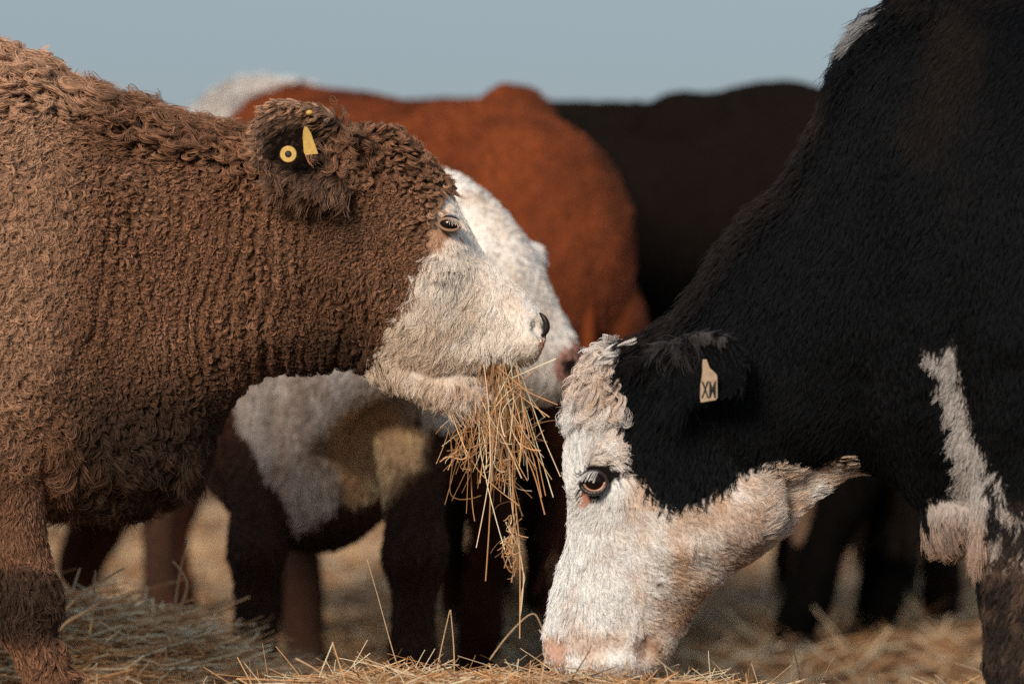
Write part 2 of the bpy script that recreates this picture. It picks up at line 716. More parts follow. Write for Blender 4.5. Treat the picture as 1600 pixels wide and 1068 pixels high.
M_GROUND = ground_material()
gx = np.concatenate([np.linspace(-900, -30, 12), np.linspace(-25, 25, 101), np.linspace(30, 900, 12)])
gy = np.concatenate([[-300, -60, -10], np.linspace(-5, 30, 90), np.geomspace(34, 2400, 24)])
g = sheet('ground', gx, gy, ground_z, M_GROUND)
tag(g, 'dry tan pasture strewn with trampled straw', 'ground', kind='structure')

def straws(x, y, base, L, tilt, rad, kink=0.25, K=6, col=None, yaw=None):
    """bent dry stalks: rooted at (x, y, base)"""
    n = len(x)
    a = RNG.random(n) * 6.283 if yaw is None else yaw
    d = np.stack([np.cos(a) * np.cos(tilt), np.sin(a) * np.cos(tilt), np.sin(tilt)], 1)
    t = np.linspace(0, 1, K)
    side = unit(RNG.standard_normal((n, 3)) * np.array([1, 1, .25]))
    k1 = np.clip(RNG.standard_normal(n), -1.6, 1.6) * kink * .5
    kp = RNG.random(n) * 0.6 + 0.2
    s = t[None, :] * L[:, None]
    pos = np.stack([x, y, base], 1)[:, None, :] + d[:, None, :] * s[:, :, None]
    bend = np.maximum(t[None, :] - kp[:, None], 0) * (L * k1)[:, None] * 2 + (t[None, :] ** 2) * (L * RNG.standard_normal(n) * 0.12)[:, None]
    pos += side[:, None, :] * bend[:, :, None]
    R = rad[:, None] * (1 - 0.4 * t[None, :])
    return pos, R

def straw_cols(n):
    a = np.array([0.70, 0.43, 0.22])
    b = np.array([0.32, 0.165, 0.075])
    c = np.array([0.82, 0.67, 0.48])
    t = RNG.random(n)
    col = a * (1 - t)[:, None] + b * t[:, None]
    k = RNG.random(n) < 0.32
    col[k] = c
    k = RNG.random(n) < 0.05
    col[k] = np.array([0.06, 0.03, 0.02])
    return np.clip(col * (1 + 0.2 * RNG.standard_normal(n))[:, None], 0.01, 0.85)

M_STRAW = hair_mat('dry_straw', 0.95, 1.0, 0.4, 0.025, (.9, .75, .55))
M_HAYBASE = mat('matted_hay', (0.20, 0.125, 0.07), 0.95, 0.1, vary=60, bump=(160, 1.0, 0.02))

def hay_object():
    xs = np.linspace(-2.4, 2.6, 150)
    ys = np.linspace(5.0, 8.4, 100)
    base = sheet('hay', xs, ys, lambda X, Y: ground_z(X, Y) + hay_z(X, Y) - 0.03 + 0.02 * np.sin(X * 31 + 3 * np.sin(Y * 17)) * np.sin(Y * 23), M_HAYBASE)
    tag(base, 'loose golden hay spilled in low windrows under the feeding cattle', 'hay', kind='stuff')
    parts = []
    def batch(n, xr, yr, Lr, tl, rd, kink=0.25, thr=0.03, jit=0.02):
        x = RNG.uniform(*xr, n)
        y = RNG.uniform(*yr, n)
        h = hay_z(x, y)
        k = h > thr
        x, y, h = x[k], y[k], h[k]
        m = len(x)
        z = ground_z(x, y) + h - 0.02 + jit * RNG.random(m)
        L = RNG.uniform(*Lr, m)
        tilt = RNG.normal(tl[0], tl[1], m)
        tilt = np.clip(tilt, -.5, .5) if tl[0] < .3 else tilt
        r = RNG.uniform(*rd, m)
        parts.append(straws(x, y, z, L, tilt, r, kink))
    batch(80000, (-2.0, 0.0), (6.1, 7.5), (0.03, 0.12), (0.0, 0.18), (0.0007, 0.0018), .9, jit=.05)
    batch(90000, (-0.95, 0.85), (5.2, 6.4), (0.02, 0.09), (0.0, 0.20), (0.0003, 0.0012), 1.2, jit=.045)
    batch(14000, (0.3, 2.0), (5.6, 7.2), (0.02, 0.10), (0.0, 0.2), (0.0005, 0.0011), .8, jit=.04)
    batch(30000, (-2.2, 2.2), (6.2, 8.3), (0.03, 0.12), (0.0, 0.2), (0.0008, 0.0016), thr=0.01)
    batch(160, (-2.0, -0.3), (6.4, 7.1), (0.05, 0.11), (0.6, 0.35), (0.0008, 0.002), 0.5)
    batch(330, (-0.75, 0.7), (5.45, 5.95), (0.03, 0.10), (0.6, 0.4), (0.0004, 0.0009), 0.8)
    pos = np.concatenate([p for p, r in parts])
    rad = np.concatenate([r for p, r in parts])
    curves_obj('straw', pos, rad, straw_cols(len(pos)), M_STRAW, base)
    return base

hay = hay_object()

def litter_object():
    n = 26000
    x = RNG.uniform(-4, 4, n)
    y = 8.0 + 9 * RNG.random(n) ** 1.4
    L = RNG.uniform(0.03, 0.14, n)
    pos, rad = straws(x, y, ground_z(x, y) + 0.003, L, np.abs(RNG.normal(0.15, 0.3, n)), RNG.uniform(0.001, 0.0024, n))
    o = curves_obj('straw_litter', pos, rad, straw_cols(n), M_STRAW)
    tag(o, 'scattered straw and stubble on the ground behind the herd', 'straw', kind='stuff')

litter_object()

# taller single stalks standing out of the hay
def stalk(label, P, pts, r=0.0011, col=(0.5, 0.37, 0.22)):
    pl = Plane(P)
    p = catmull([pl.pt(*q) for q in pts], 5)
    rads = np.linspace(r, r * 0.6, len(p))
    base = p[0].copy()
    me = tube_mesh('straw_stalk', p - base, rads, 6)
    o = link('straw_stalk', me, STALK_M, None, base)
    tag(o, label, 'straw stalk', 'single stalks standing up out of the hay')
    return o

STALK_M = mat('stalk_straw', (0.46, 0.33, 0.20), 0.6, 0.3, vary=90)
stalk('thick pale stalk leaning up to the right beside the brown foreleg', 6.3, [(60, 1010), (110, 945, -.02), (150, 912), (192, 888, .02)], 0.0028)
stalk('short split straw end leaning right just beside the brown foreleg', 6.3, [(70, 1010), (100, 975), (135, 955), (160, 938)], 0.0042)
stalk('upright thin stalk crossing the leaning straws by the brown foreleg', 6.32, [(140, 990), (146, 950), (149, 890)], 0.002)
stalk('tall kinked pale stalk standing out of the left hay heap', 6.45, [(268, 1000), (282, 950), (292, 910), (270, 876)], 0.0028)
stalk('dark tipped straight stalk behind the kinked one on the left heap', 6.55, [(272, 960), (280, 900), (294, 843)], 0.0024)
stalk('long thin curving grass stem between the dark legs', 5.8, [(625, 1050), (612, 1010), (590, 930), (573, 872)], 0.0008)
stalk('pale hairpin stalk, left arm, standing in the centre', 5.75, [(680, 1062), (690, 1010), (703, 952)], 0.001)
stalk('pale hairpin stalk, right arm, standing in the centre', 5.75, [(710, 1062), (709, 1010), (704, 952)], 0.001)
stalk('long straight pale stalk slanting down to the right in front', 5.6, [(462, 1028), (490, 1043), (522, 1066)], 0.0012)
stalk('thin stalk bent over like a roof beside the grazing muzzle', 5.6, [(765, 1030), (795, 990), (832, 958), (850, 985), (880, 1020)], 0.0009)
stalk('thin stem curling up in front of the grazing white muzzle', 5.55, [(915, 1060), (917, 1000), (918, 955), (930, 930)], 0.0007)
stalk('slanting straw standing right of the grazing muzzle', 6.3, [(1252, 1075), (1247, 1045), (1242, 1020)], 0.0014)
stalk('short thin straw standing beneath the black cow', 6.3, [(1375, 1078), (1374, 1060), (1374, 1048)], 0.0010)

# ------------------------------------------------------------------ cow 1: brown curly cow, front left
BR = Plane(6.0)
def brown_cow():
    S = Solid()
    st = BR.st
    # trunk, neck
    S.loft([
        st((-1500, 260), (-1480, 520), .08, egg=.0),
        st((-1440, 140), (-1420, 640), .22, egg=-.1),
        st((-1250, 95), (-1230, 760), .30, egg=-.15),
        st((-950, 110), (-950, 850), .36, egg=-.2),
        st((-600, 115), (-600, 870), .38, egg=-.2),
        st((-300, 105), (-300, 850), .34, egg=-.15),
        st((-110, 92), (-80, 825), .29, egg=-.1),
        st((20, 108), (90, 800), .25, egg=-.05),
        st((110, 143), (210, 792), .195),
        st((195, 180), (290, 755), .16),
        st((270, 205), (334, 668), .14),
        st((360, 228), (400, 592), .125),
        st((450, 240), (480, 580), .115),
        st((540, 225), (545, 568), .105),
        st((600, 240), (590, 565), .085),
    ], sub=5, M=36)
    # head
    S.loft([
        st((530, 235), (500, 545), .080),
        st((580, 206), (548, 572), .098),
        st((628, 222), (585, 582), .104),
        st((678, 268), (607, 590), .106),
        st((712, 318), (628, 597), .104, egg=.08),
        st((734, 358), (650, 600), .094, egg=.05),
        st((755, 393), (672, 600), .078),
        st((784, 422), (697, 596), .064),
        st((813, 451), (722, 585), .057),
        st((836, 474), (748, 573), .056),
        st((848, 489), (780, 570), .055),
        st((854, 503), (812, 571), .051),
        st((856, 522), (838, 567), .040),
    ], sub=4, M=32)
    # lower jaw and chin
    S.loft([
        st((590, 520), (585, 592), .062),
        st((635, 545), (632, 612), .056),
        st((682, 568), (682, 634), .047),
        st((722, 580), (718, 642), .041),
        st((752, 588), (748, 640), .036),
        st((766, 598), (761, 630), .022),
    ], sub=4, M=20)
    # cheek and brow mass
    S.ball(BR.pt(560, 430, -.045), (.075, .055, .095))
    S.ball(BR.pt(560, 430, .045), (.075, .055, .095))
    S.ball(BR.pt(590, 235, 0), (.05, .06, .03))
    # shoulders and forelegs
    def fore(dy, du):
        s = -1 if dy < 0 else 1
        S.limb([[*BR.pt(-60 + du, 330, dy * .8), .17, .10],
                [*BR.pt(-45 + du, 480, dy), .16, .11],
                [*BR.pt(-25 + du, 620, dy), .115, .09],
                [*BR.pt(0 + du, 720, dy), .083, .075],
                [*BR.pt(18 + du, 800, dy), .068, .062],
                [*BR.pt(36 + du, 870, dy), .062, .056],
                [*BR.pt(50 + du, 920, dy), .058, .055],
                [*BR.pt(62 + du, 975, dy), .040, .042],
                [*BR.pt(92 + du, 1050, dy), .034, .036],
                [*BR.pt(106 + du, 1130, dy), .034, .036],
                [*BR.pt(118 + du, 1200, dy), .045, .045],
                [*BR.pt(130 + du, 1240, dy), .040, .040],
                [*BR.pt(142 + du, 1275, dy), .060, .055],
                [*BR.pt(146 + du, 1298, dy), .066, .058]], sub=4)
    fore(-.15, 0)
    fore(.16, -190)
    def hind(dy, du):
        S.limb([[*BR.pt(-1300 + du, 350, dy * .7), .17, .10],
                [*BR.pt(-1270 + du, 560, dy), .21, .11],
                [*BR.pt(-1270 + du, 720, dy), .15, .09],
                [*BR.pt(-1330 + du, 820, dy), .085, .06],
                [*BR.pt(-1395 + du, 890, dy), .062, .05],
                [*BR.pt(-1405 + du, 960, dy), .050, .042],
                [*BR.pt(-1385 + du, 1060, dy), .036, .036],
                [*BR.pt(-1365 + du, 1180, dy), .045, .042],
                [*BR.pt(-1345 + du, 1240, dy), .040, .040],
                [*BR.pt(-1330 + du, 1298, dy), .064, .056]], sub=4)
    hind(-.17, 0)
    hind(.17, 140)
    # ears
    e = BR.pt
    def ear(s):
        rows = []
        for (u, v, dy, wu, wv, dep) in [(578, 275, -.086, 6, 26, .018), (548, 262, -.110, 12, 44, .030), (506, 246, -.136, 18, 62, .040),
                                        (462, 232, -.152, 22, 64, .040), (428, 212, -.160, 18, 48, .028), (406, 192, -.162, 8, 18, .012)]:
            C = e(u, v, s * dy)
            rows.append([*C, wu / BR.P, 0.012 * s, wv / BR.P, 0.006, s * dep * 1.0, 0.010])
        S.ear(rows, .013)
    ear(1)
    ear(-1)
    me = S.mesh('cow', 0.0075, 5)
    FACE_ = [(740, 290), (640, 420), (560, 600), (600, 700), (900, 700), (900, 400)]
    V = get_v(me)
    N = get_n(me)
    for s in (-1, 1):
        dy = .104 * s
        V = push(V, e(712, 322, dy * .92), (.026, .03, .016), (0.0, .012 * s, .004))     # brow
        V = push(V, e(703, 352, dy * 1.0), (.019, .03, .014), (0, -.016 * s, 0))       # socket
        V = push(V, e(712, 382, dy * .8), (.022, .03, .012), (0, .006 * s, 0))
        V = push(V, e(843, 509, .046 * s), (.010, .016, .014), (-.012, -.012 * s, 0))       # nostril
        V = push(V, e(700, 470, .07 * s), (.05, .03, .03), (0, -.008 * s, 0))
        V = push(V, e(575, 455, .11 * s), (.06, .04, .08), (0, .018 * s, 0))
        V = push(V, e(488, 470, .11 * s), (.030, .06, .11), (0, -.026 * s, 0))
        V = push(V, e(690, 415, .085 * s), (.045, .04, .014), (0, .007 * s, 0))
        V = push(V, e(735, 520, .06 * s), (.05, .03, .02), (0, -.006 * s, 0))
        V = push(V, e(615, 330, .11 * s), (.03, .04, .04), (0, -.010 * s, 0))
        V = push(V, e(20, 600, .22 * s), (.12, .1, .12), (0, .02 * s, 0))
    # skin folds of the neck: uneven vertical ridges
    u, v = BR.uv(V)
    def rowmask(u, v):
        return smooth(u, 80, 170) * smooth(u, 640, 540) * smooth(v, 210, 300) * smooth(v, 640, 560) * patchy(u, v)

    def patchy(u, v):
        q = np.stack([u, v * .45, 0 * u], 1)
        return smooth(noise(q, 55, 2) + .6 * noise(q, 22, 3), -.55, .35)

    def wobble(p):
        return 26 * noise(p, (.07, .2, .16), 1) + 10 * noise(p, (.02, .1, .05), 2)
    wgt = rowmask(u, v)
    wob = wobble(V)
    ridge = np.sin((u + wob + .12 * (v - 400)) * 6.283 / 21)
    ridge = ridge * (0.5 + 0.5 * noise(V, (.03, .1, .07), 3))
    V = V + N * ((ridge * .0052) * wgt)[:, None]
    lump = fbm(V, .05, 0) * .006 * (1 - .65 * in_poly(u, v, FACE_))
    V = V + N * (lump * smooth(v, 1150, 1000))[:, None]
    set_v(me, V)
    base = (BR.pt(-600, 0)[0], BR.y, 0.0)

    face = [(736, 302), (708, 298), (690, 318), (686, 340), (706, 352), (716, 366), (690, 392), (664, 402), (647, 436), (630, 482), (603, 530), (584, 562),
            (572, 590), (568, 620), (600, 700), (950, 700), (950, 420), (800, 330)]
    cream = [(694, 300), (735, 288), (765, 360), (700, 392), (676, 400), (668, 378), (674, 338)]
    muzz = [(843, 526), (870, 522), (870, 562), (838, 567), (842, 550)]

    def colour(p, n, amp=1.0):
        u, v = BR.uv(p)
        uu = u + 9 * noise(p, .018, 0) + 5 * noise(p, .007, 1)
        vv = v + 9 * noise(p, .018, 2) + 5 * noise(p, .007, 3)
        brown = np.array([.155, .080, .047])
        dark = np.array([.018, .010, .007])
        tan = np.array([.40, .255, .17])
        c = lerp(brown, tan, np.clip(smooth(u, 190, 30) * .8 * smooth(v, 760, 560) + .3 * smooth(v, 250, 120) + .25 * fbm(p, .06, 2), 0, 1))  # tan shoulder carries the warm highlight from the left in its colour
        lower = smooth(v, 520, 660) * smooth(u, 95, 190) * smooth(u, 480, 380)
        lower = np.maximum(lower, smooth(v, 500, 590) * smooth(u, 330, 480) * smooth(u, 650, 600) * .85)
        c = c * (1 - lower)[:, None] + dark * lower[:, None]  # shade under brisket and throat, darkened into the coat colour
        chk = np.exp(-(((u - 520) / 75) ** 2 + ((v - 520) / 85) ** 2)) * .75 + np.exp(-(((u - 540) / 60) ** 2 + ((v - 350) / 45) ** 2)) * .6
        chk = np.clip(chk * (1 + .5 * noise(p, .05, 3)), 0, .85)
        c = c * (1 - chk)[:, None] + dark * 1.2 * chk[:, None]
        kn = smooth(v, 855, 885) * smooth(v, 990, 955) * smooth(u, 150, 130)
        c = c * (1 - .95 * kn)[:, None] + np.array([.020, .012, .009]) * (.95 * kn)[:, None]
        hd = smooth(u, 640, 700) * smooth(v, 250, 300)
        c = c * (1 - .2 * hd)[:, None] + tan * (.2 * hd)[:, None]
        # inside of the ear
        near = (np.abs(p[:, 1] - BR.y) > .112) & (u > 405) & (u < 560) & (v > 160) & (v < 330)
        front = np.where(p[:, 1] < BR.y, -n[:, 1], n[:, 1])
        c[near & (front > .2)] = np.array([.13, .078, .052])
        cen = near & (front > .2) & (((u - 484) / 54) ** 2 + ((v - 236) / 36) ** 2 < 1)
        c[cen] = np.array([.016, .010, .008])
        c[near & (front > -.2) & ((v < 190) | (u < 424)) & (v < 250)] = np.array([.30, .19, .13])
        isf = in_poly(uu, vv, face)
        white = lerp([.86, .82, .77], [.60, .45, .31], np.clip(.75 * smooth(v, 400, 590) * smooth(u, 790, 660) + .06 + .75 * fbm(p, (.03, .05, .02), 1), 0, 1) * .66)  # cream low on the cheek paints in the warm light there
        white = lerp(white, [.82, .79, .75], smooth(u - 0.55 * v, 440, 540) * .8) if False else white
        c[isf] = white[isf]
        isc = in_poly(uu, vv, cream) & ~isf
        c[isc] = np.array([.42, .27, .18])
        pk = in_poly(u, v, muzz)
        c[pk] = np.array([.50, .27, .18])
        chin = ((u - 738) / 36) ** 2 + ((v - 610) / 26) ** 2 < 1
        c[chin] = lerp([.74, .70, .66], [.55, .42, .33], np.clip(.5 + noise(p, .02), 0, 1))[chin]
        return c, isf, isc

    V = get_v(me)
    N = get_n(me)
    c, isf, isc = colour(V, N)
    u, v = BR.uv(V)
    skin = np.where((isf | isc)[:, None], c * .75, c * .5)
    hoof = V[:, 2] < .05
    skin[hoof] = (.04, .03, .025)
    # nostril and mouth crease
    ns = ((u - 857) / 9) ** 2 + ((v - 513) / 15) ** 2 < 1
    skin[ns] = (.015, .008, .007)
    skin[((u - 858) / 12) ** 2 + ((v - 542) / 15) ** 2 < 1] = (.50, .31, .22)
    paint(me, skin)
    for p in me.polygons:
        p.use_smooth = True
    move_origin(me, base)
    ob = link('cow', me, M_SKIN, None, base)
    tag(ob, 'curly brown cow with white face and yellow ear tags eating hay', 'cow', 'cattle feeding on the spilled hay')
    # ---- fur is grown in world coordinates, then shifted under the cow
    me.transform(Matrix.Translation(base))
    dens0 = view_dens(330000, 9000)

    def dens(p, n):
        u, v = BR.uv(p)
        d = dens0(p, n)
        nost = ((u - 858) / 10) ** 2 + ((v - 512) / 17) ** 2 < 1
        lip = ((u - 859) / 8) ** 2 + ((v - 540) / 11) ** 2 < 1
        eye = (((u - 703) / 13) ** 2 + ((v - 353) / 9) ** 2 < 1) & (np.abs(p[:, 1] - BR.y) > .06)
        mouth = (np.abs(v - (571 - .12 * (u - 740))) < 5) & (u > 735) & (u < 850)
        d = np.where(nost | eye | mouth, 0, d)
        d = np.where(lip, d * .2, d)
        face_ = in_poly(u, v, face)
        d = np.where(face_ & in_view(p), d * 1.5, d)
        return np.where(p[:, 2] < .06, 0, d)

    def props(p, n):
        u, v = BR.uv(p)
        m = len(p)
        one = np.ones(m)
        isface = in_poly(u, v, face)
        cr = in_poly(u, v, cream)
        wf = np.where(isface, 1.0, np.where(cr, .8, 0.0))
        crest = smooth(v - np.interp(u, [-300, 0, 100, 200, 330, 420, 520, 560, 600, 640, 700, 740], [100, 85, 118, 160, 200, 235, 240, 210, 215, 240, 290, 340]), 95, 30)
        crest = crest * smooth(u, 720, 640) * (1 - .62 * smooth(u, 470, 550))
        body = smooth(u, 140, 60) * smooth(v, 200, 260)
        big = noise(p, .075, 2)
        big2 = noise(p, .05, 1)
        leg = smooth(v, 690, 770) * smooth(u, 120, 80)
        low = smooth(v, 600, 700) * (1 - leg) * smooth(u, 60, 120)
        forehead = smooth(u, 560, 600) * smooth(u - v, 190, 260) * (1 - wf)
        side = np.where(p[:, 1] < BR.y, -1.0, 1.0)
        # direction
        d = np.zeros((m, 3))
        d[:, 0] = -.25 + .7 * noise(p, .05, 0) + .5 * big
        d[:, 2] = -1
        d[:, 0] += np.cos((u + wobble(p)+ .12 * (v - 400)) * 6.283 / 21) * 1.1 * rowmask(u, v)
        d[:, 0] += crest * (-.4) + low * .25
        d[:, 2] += crest * .9 * (noise(p, .04, 1) + .35)
        # face: sweeps down and back from the bridge
        fd = np.zeros((m, 3))
        br = smooth(u - .95 * v, 300, 360)
        fd[:, 0] = -.45 + .95 * br + .6 * noise(p, .05, 3) + .55 * np.sin(u * .09 - v * .16 + 3 * noise(p, .06, 1)) * (1 - br)
        fd[:, 2] = -1
        k = wf > .5
        d[k] = fd[k]
        nk = smooth(u, 90, 170) * smooth(v, 230, 310) * smooth(u, 700, 640)
        L = .026 * one + .026 * crest + .016 * low + .004 * body - .012 * nk * (1 - low)
        L = L * (1 + .35 * big2 * (1 - leg))
        L = L * (1 - .52 * leg)
        L = np.where(isface, .028, np.where(cr, .012, L))
        L = np.where(isface, L * (1 - .5 * smooth(u - .5 * v, 480, 560)), L)
        L = np.where(isface & (u > 812), .007, L)
        curl = 3.6 * one + 2.2 * crest + .3 * forehead
        curl = curl * (1 + .45 * big)
        curl = curl * (1 - .9 * leg) * (1 - .35 * low)
        curl = np.where(wf > .5, .5, curl)
        wave = np.where(isface, .5, .3) * one
        freq = np.where(isface, 1.0, 1.0) * one
        plane = (.35 + .25 * RNG.random(m)) * (1 - .8 * crest)
        plane = np.where(wf > .5, .15, plane)
        lift = .55 + .5 * crest
        lift = lift * (1 - .72 * leg)
        lift = np.where(wf > .5, .07, lift)
        cl = .82 * one + .1 * crest
        cl = cl * (1 - .35 * leg)
        cl = np.where(wf > .5, .32, cl)
        rad = np.where(wf > .5, .00028, .00036) * one
        dv = ~in_view(p) | (side * n[:, 1] < -2)
        rad = np.where(~in_view(p), .0011, rad)
        rad = np.where((side > 0) & (n[:, 1] > .4), .0011, rad)
        # ears: long combed hair
        er = (np.abs(p[:, 1] - BR.y) > .112) & (u > 380) & (u < 575) & (v > 110) & (v < 325)
        d[er] = np.stack([-.75 + .0 * u[er], 0 * u[er], -.25 - .9 * smooth(v[er], 235, 300)], 1)
        L = np.where(er, .019 + .020 * smooth(v, 250, 300), L)
        L = np.where(er & (v < 215), .018, L)
        L = np.where(er & (v < 200), .013, L)
        L = np.where(er & (u > 505) & (v < 270), .018, L)
        inner = er & (np.where(p[:, 1] < BR.y, -n[:, 1], n[:, 1]) > .3) & (((u - 484) / 50) ** 2 + ((v - 236) / 32) ** 2 < 1)
        L = np.where(inner, .006, L)
        curl = np.where(er, .6, curl)
        wave = np.where(er, .25, wave)
        lift = np.where(er, .28, lift)
        cl = np.where(er, .6, cl)
        # wet tousled knee
        kn = smooth(v, 860, 885) * smooth(v, 985, 960) * smooth(u, 150, 130)
        L = np.where(kn > .5, .030, L)
        curl = np.where(kn > .5, 1.0, curl)
        wave = np.where(kn > .5, .5, wave)
        return dict(dir=d, len=L, curl=curl, wave=wave, freq=freq, plane=plane, lift=lift, clump=cl, rad=rad,
                    stray=np.where(wf > .5, .12, np.where(er, .18, .4 + .5 * crest)))

    def cols(p, n, gi, m):
        c, a, b = colour(p, n)
        return np.where(a[:, None], vary(c, gi, m, .10, .13), vary(c, gi, m, .35, .42))

    def csize(p):
        u, v = BR.uv(p)
        top = np.interp(u, [-300, 0, 100, 200, 330, 420, 520, 560, 600, 640, 700, 740], [100, 85, 118, 160, 200, 235, 240, 210, 215, 240, 290, 340])
        c = np.where(v - top < 75, .0130, np.where(noise(p, .05, 1) + .4 * noise(p, .02, 0) > .1, .0085, .0050))
        c = np.where(in_poly(u, v, face), .0075, c)
        return np.where((v > 640) & (u > 90), .011, c)

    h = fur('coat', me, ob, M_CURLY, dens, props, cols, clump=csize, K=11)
    h.location = -Vector(base)
    me.transform(Matrix.Translation(-Vector(base)))
    inv = -Vector(base)

    def child(name, cme, m):
        o = link(name, cme, m, ob)
        o.location = inv
        return o
    for s in (-1, 1):
        ey = e(704, 353, s * .090)
        eye = child('eye', sphere_mesh('eye', ey, (.017, .014, .015)), M_EYE)
        # heavy half-closed lids
        pts = []
        for k in range(22):
            a = 2 * math.pi * k / 22
            pts.append(ey + np.array([.0165 * math.cos(a), s * (.0125 - .004 * abs(math.cos(a))), (.0085 if math.sin(a) > 0 else .0095) * math.sin(a) - .0015 * math.cos(a) * 1.0]))
        child('eyelid', tube_mesh('eyelid', pts, [.0024] * 22, 8, True), mat('taupe_lid', (.22, .14, .10), .8, .1))
        # pale lashes
        n = 22
        a = np.linspace(0.0, 1.7, n)
        root = ey + np.stack([.0165 * np.cos(a), np.full(n, s * .0145), .0095 * np.sin(a)], 1)
        t = np.linspace(0, 1, 6)[None, :, None]
        dirv = np.stack([.35 + .5 * np.cos(a), np.full(n, s * .55), -.35 + 0 * a], 1) + .12 * RNG.standard_normal((n, 3))
        pos = root[:, None, :] + dirv[:, None, :] * t * .012 + np.array([0, 0, -.007])[None, None, :] * t ** 2
        lh = curves_obj('eyelashes', pos, np.full((n, 6), .00025), np.tile([.75, .68, .6], (n, 1)), M_WHITE, ob)
        lh.location = inv
    for s in (-1, 1):
        pts = catmull([e(843, 489, .034 * s), e(850, 497, .037 * s), e(854, 509, .037 * s), e(851, 520, .036 * s), e(845, 525, .034 * s)], 4)
        rr = np.interp(np.linspace(0, 1, len(pts)), [0, .3, .6, 1], [.0015, .0048, .0052, .0018])
        child('nostril', tube_mesh('nostril', pts, rr, 10), M_NOSTRIL)
    # whiskers on lip and chin
    n = 60
    wu = RNG.uniform(700, 835, n)
    wv = np.where(RNG.random(n) < .6, 636, 560) - 2.0
    wu = np.where(wv > 600, RNG.uniform(690, 755, n), RNG.uniform(790, 850, n))
    root = np.stack([e(a, b, -.02 - .018 * RNG.random()) for a, b in zip(wu, wv)])
    t = np.linspace(0, 1, 6)[None, :, None]
    dirv = np.stack([RNG.normal(.15, .35, n), RNG.normal(-.3, .3, n), -np.ones(n)], 1)
    pos = root[:, None, :] + dirv[:, None, :] * t * RNG.uniform(.015, .034, n)[:, None, None] + np.array([.008, 0, 0])[None, None, :] * t ** 2
    wh = curves_obj('whiskers', pos, np.full((n, 6), .00022), np.tile([.7, .6, .5], (n, 1)), M_WHITE, ob)
    wh.location = inv
    # ear tags on the near ear
    c = e(461, 249, -.178)
    R1, R2 = .0128, .0052
    V_, F_ = [], []
    m_ = 36
    for (r, yy) in ((R1, .004), (R1, -.001), (R1 * .93, -.003), (R2, -.003), (R2, .002)):
        for k in range(m_):
            a = 2 * math.pi * k / m_
            V_.append((c[0] + r * math.cos(a), c[1] + yy, c[2] + r * math.sin(a)))
    for q in range(4):
        for k in range(m_):
            F_.append((q * m_ + k, q * m_ + (k + 1) % m_, (q + 1) * m_ + (k + 1) % m_, (q + 1) * m_ + k))
    bme = bpy.data.meshes.new('ear_tag')
    bme.from_pydata(V_, [], F_)
    bt = child('ear_tag', bme, M_TAGY)
    bt['label'] = 'round yellow button tag with a dark centre'
    pin = link('pin', sphere_mesh('pin', (c[0], c[1] + .001, c[2]), (.0055, .004, .0055), 16), M_INK, bt)
    o = e(487, 207, -.176)
    fl = plate_mesh('ear_tag', [(-.0015, 0), (.0025, -.0005), (.0080, -.010), (.0150, -.028), (.0200, -.0405), (.0010, -.0425), (-.0015, -.038), (-.0040, -.016), (-.0035, -.006)], .0016,
                    (o, (1, .25, 0), (0, -.1, 1), (-.25, -1, -.1)), .12)
    ft = child('ear_tag', fl, M_TAGY)
    ft['label'] = 'yellow flap tag hanging in the ear'
    bk = e(491, 184, -.140)
    st_ = child('ear_tag', sphere_mesh('ear_tag', bk, (.006, .006, .0045), 16), M_TAGY)
    st_['label'] = 'small yellow stud on the upper rim of the ear'
    return ob

brown = brown_cow()

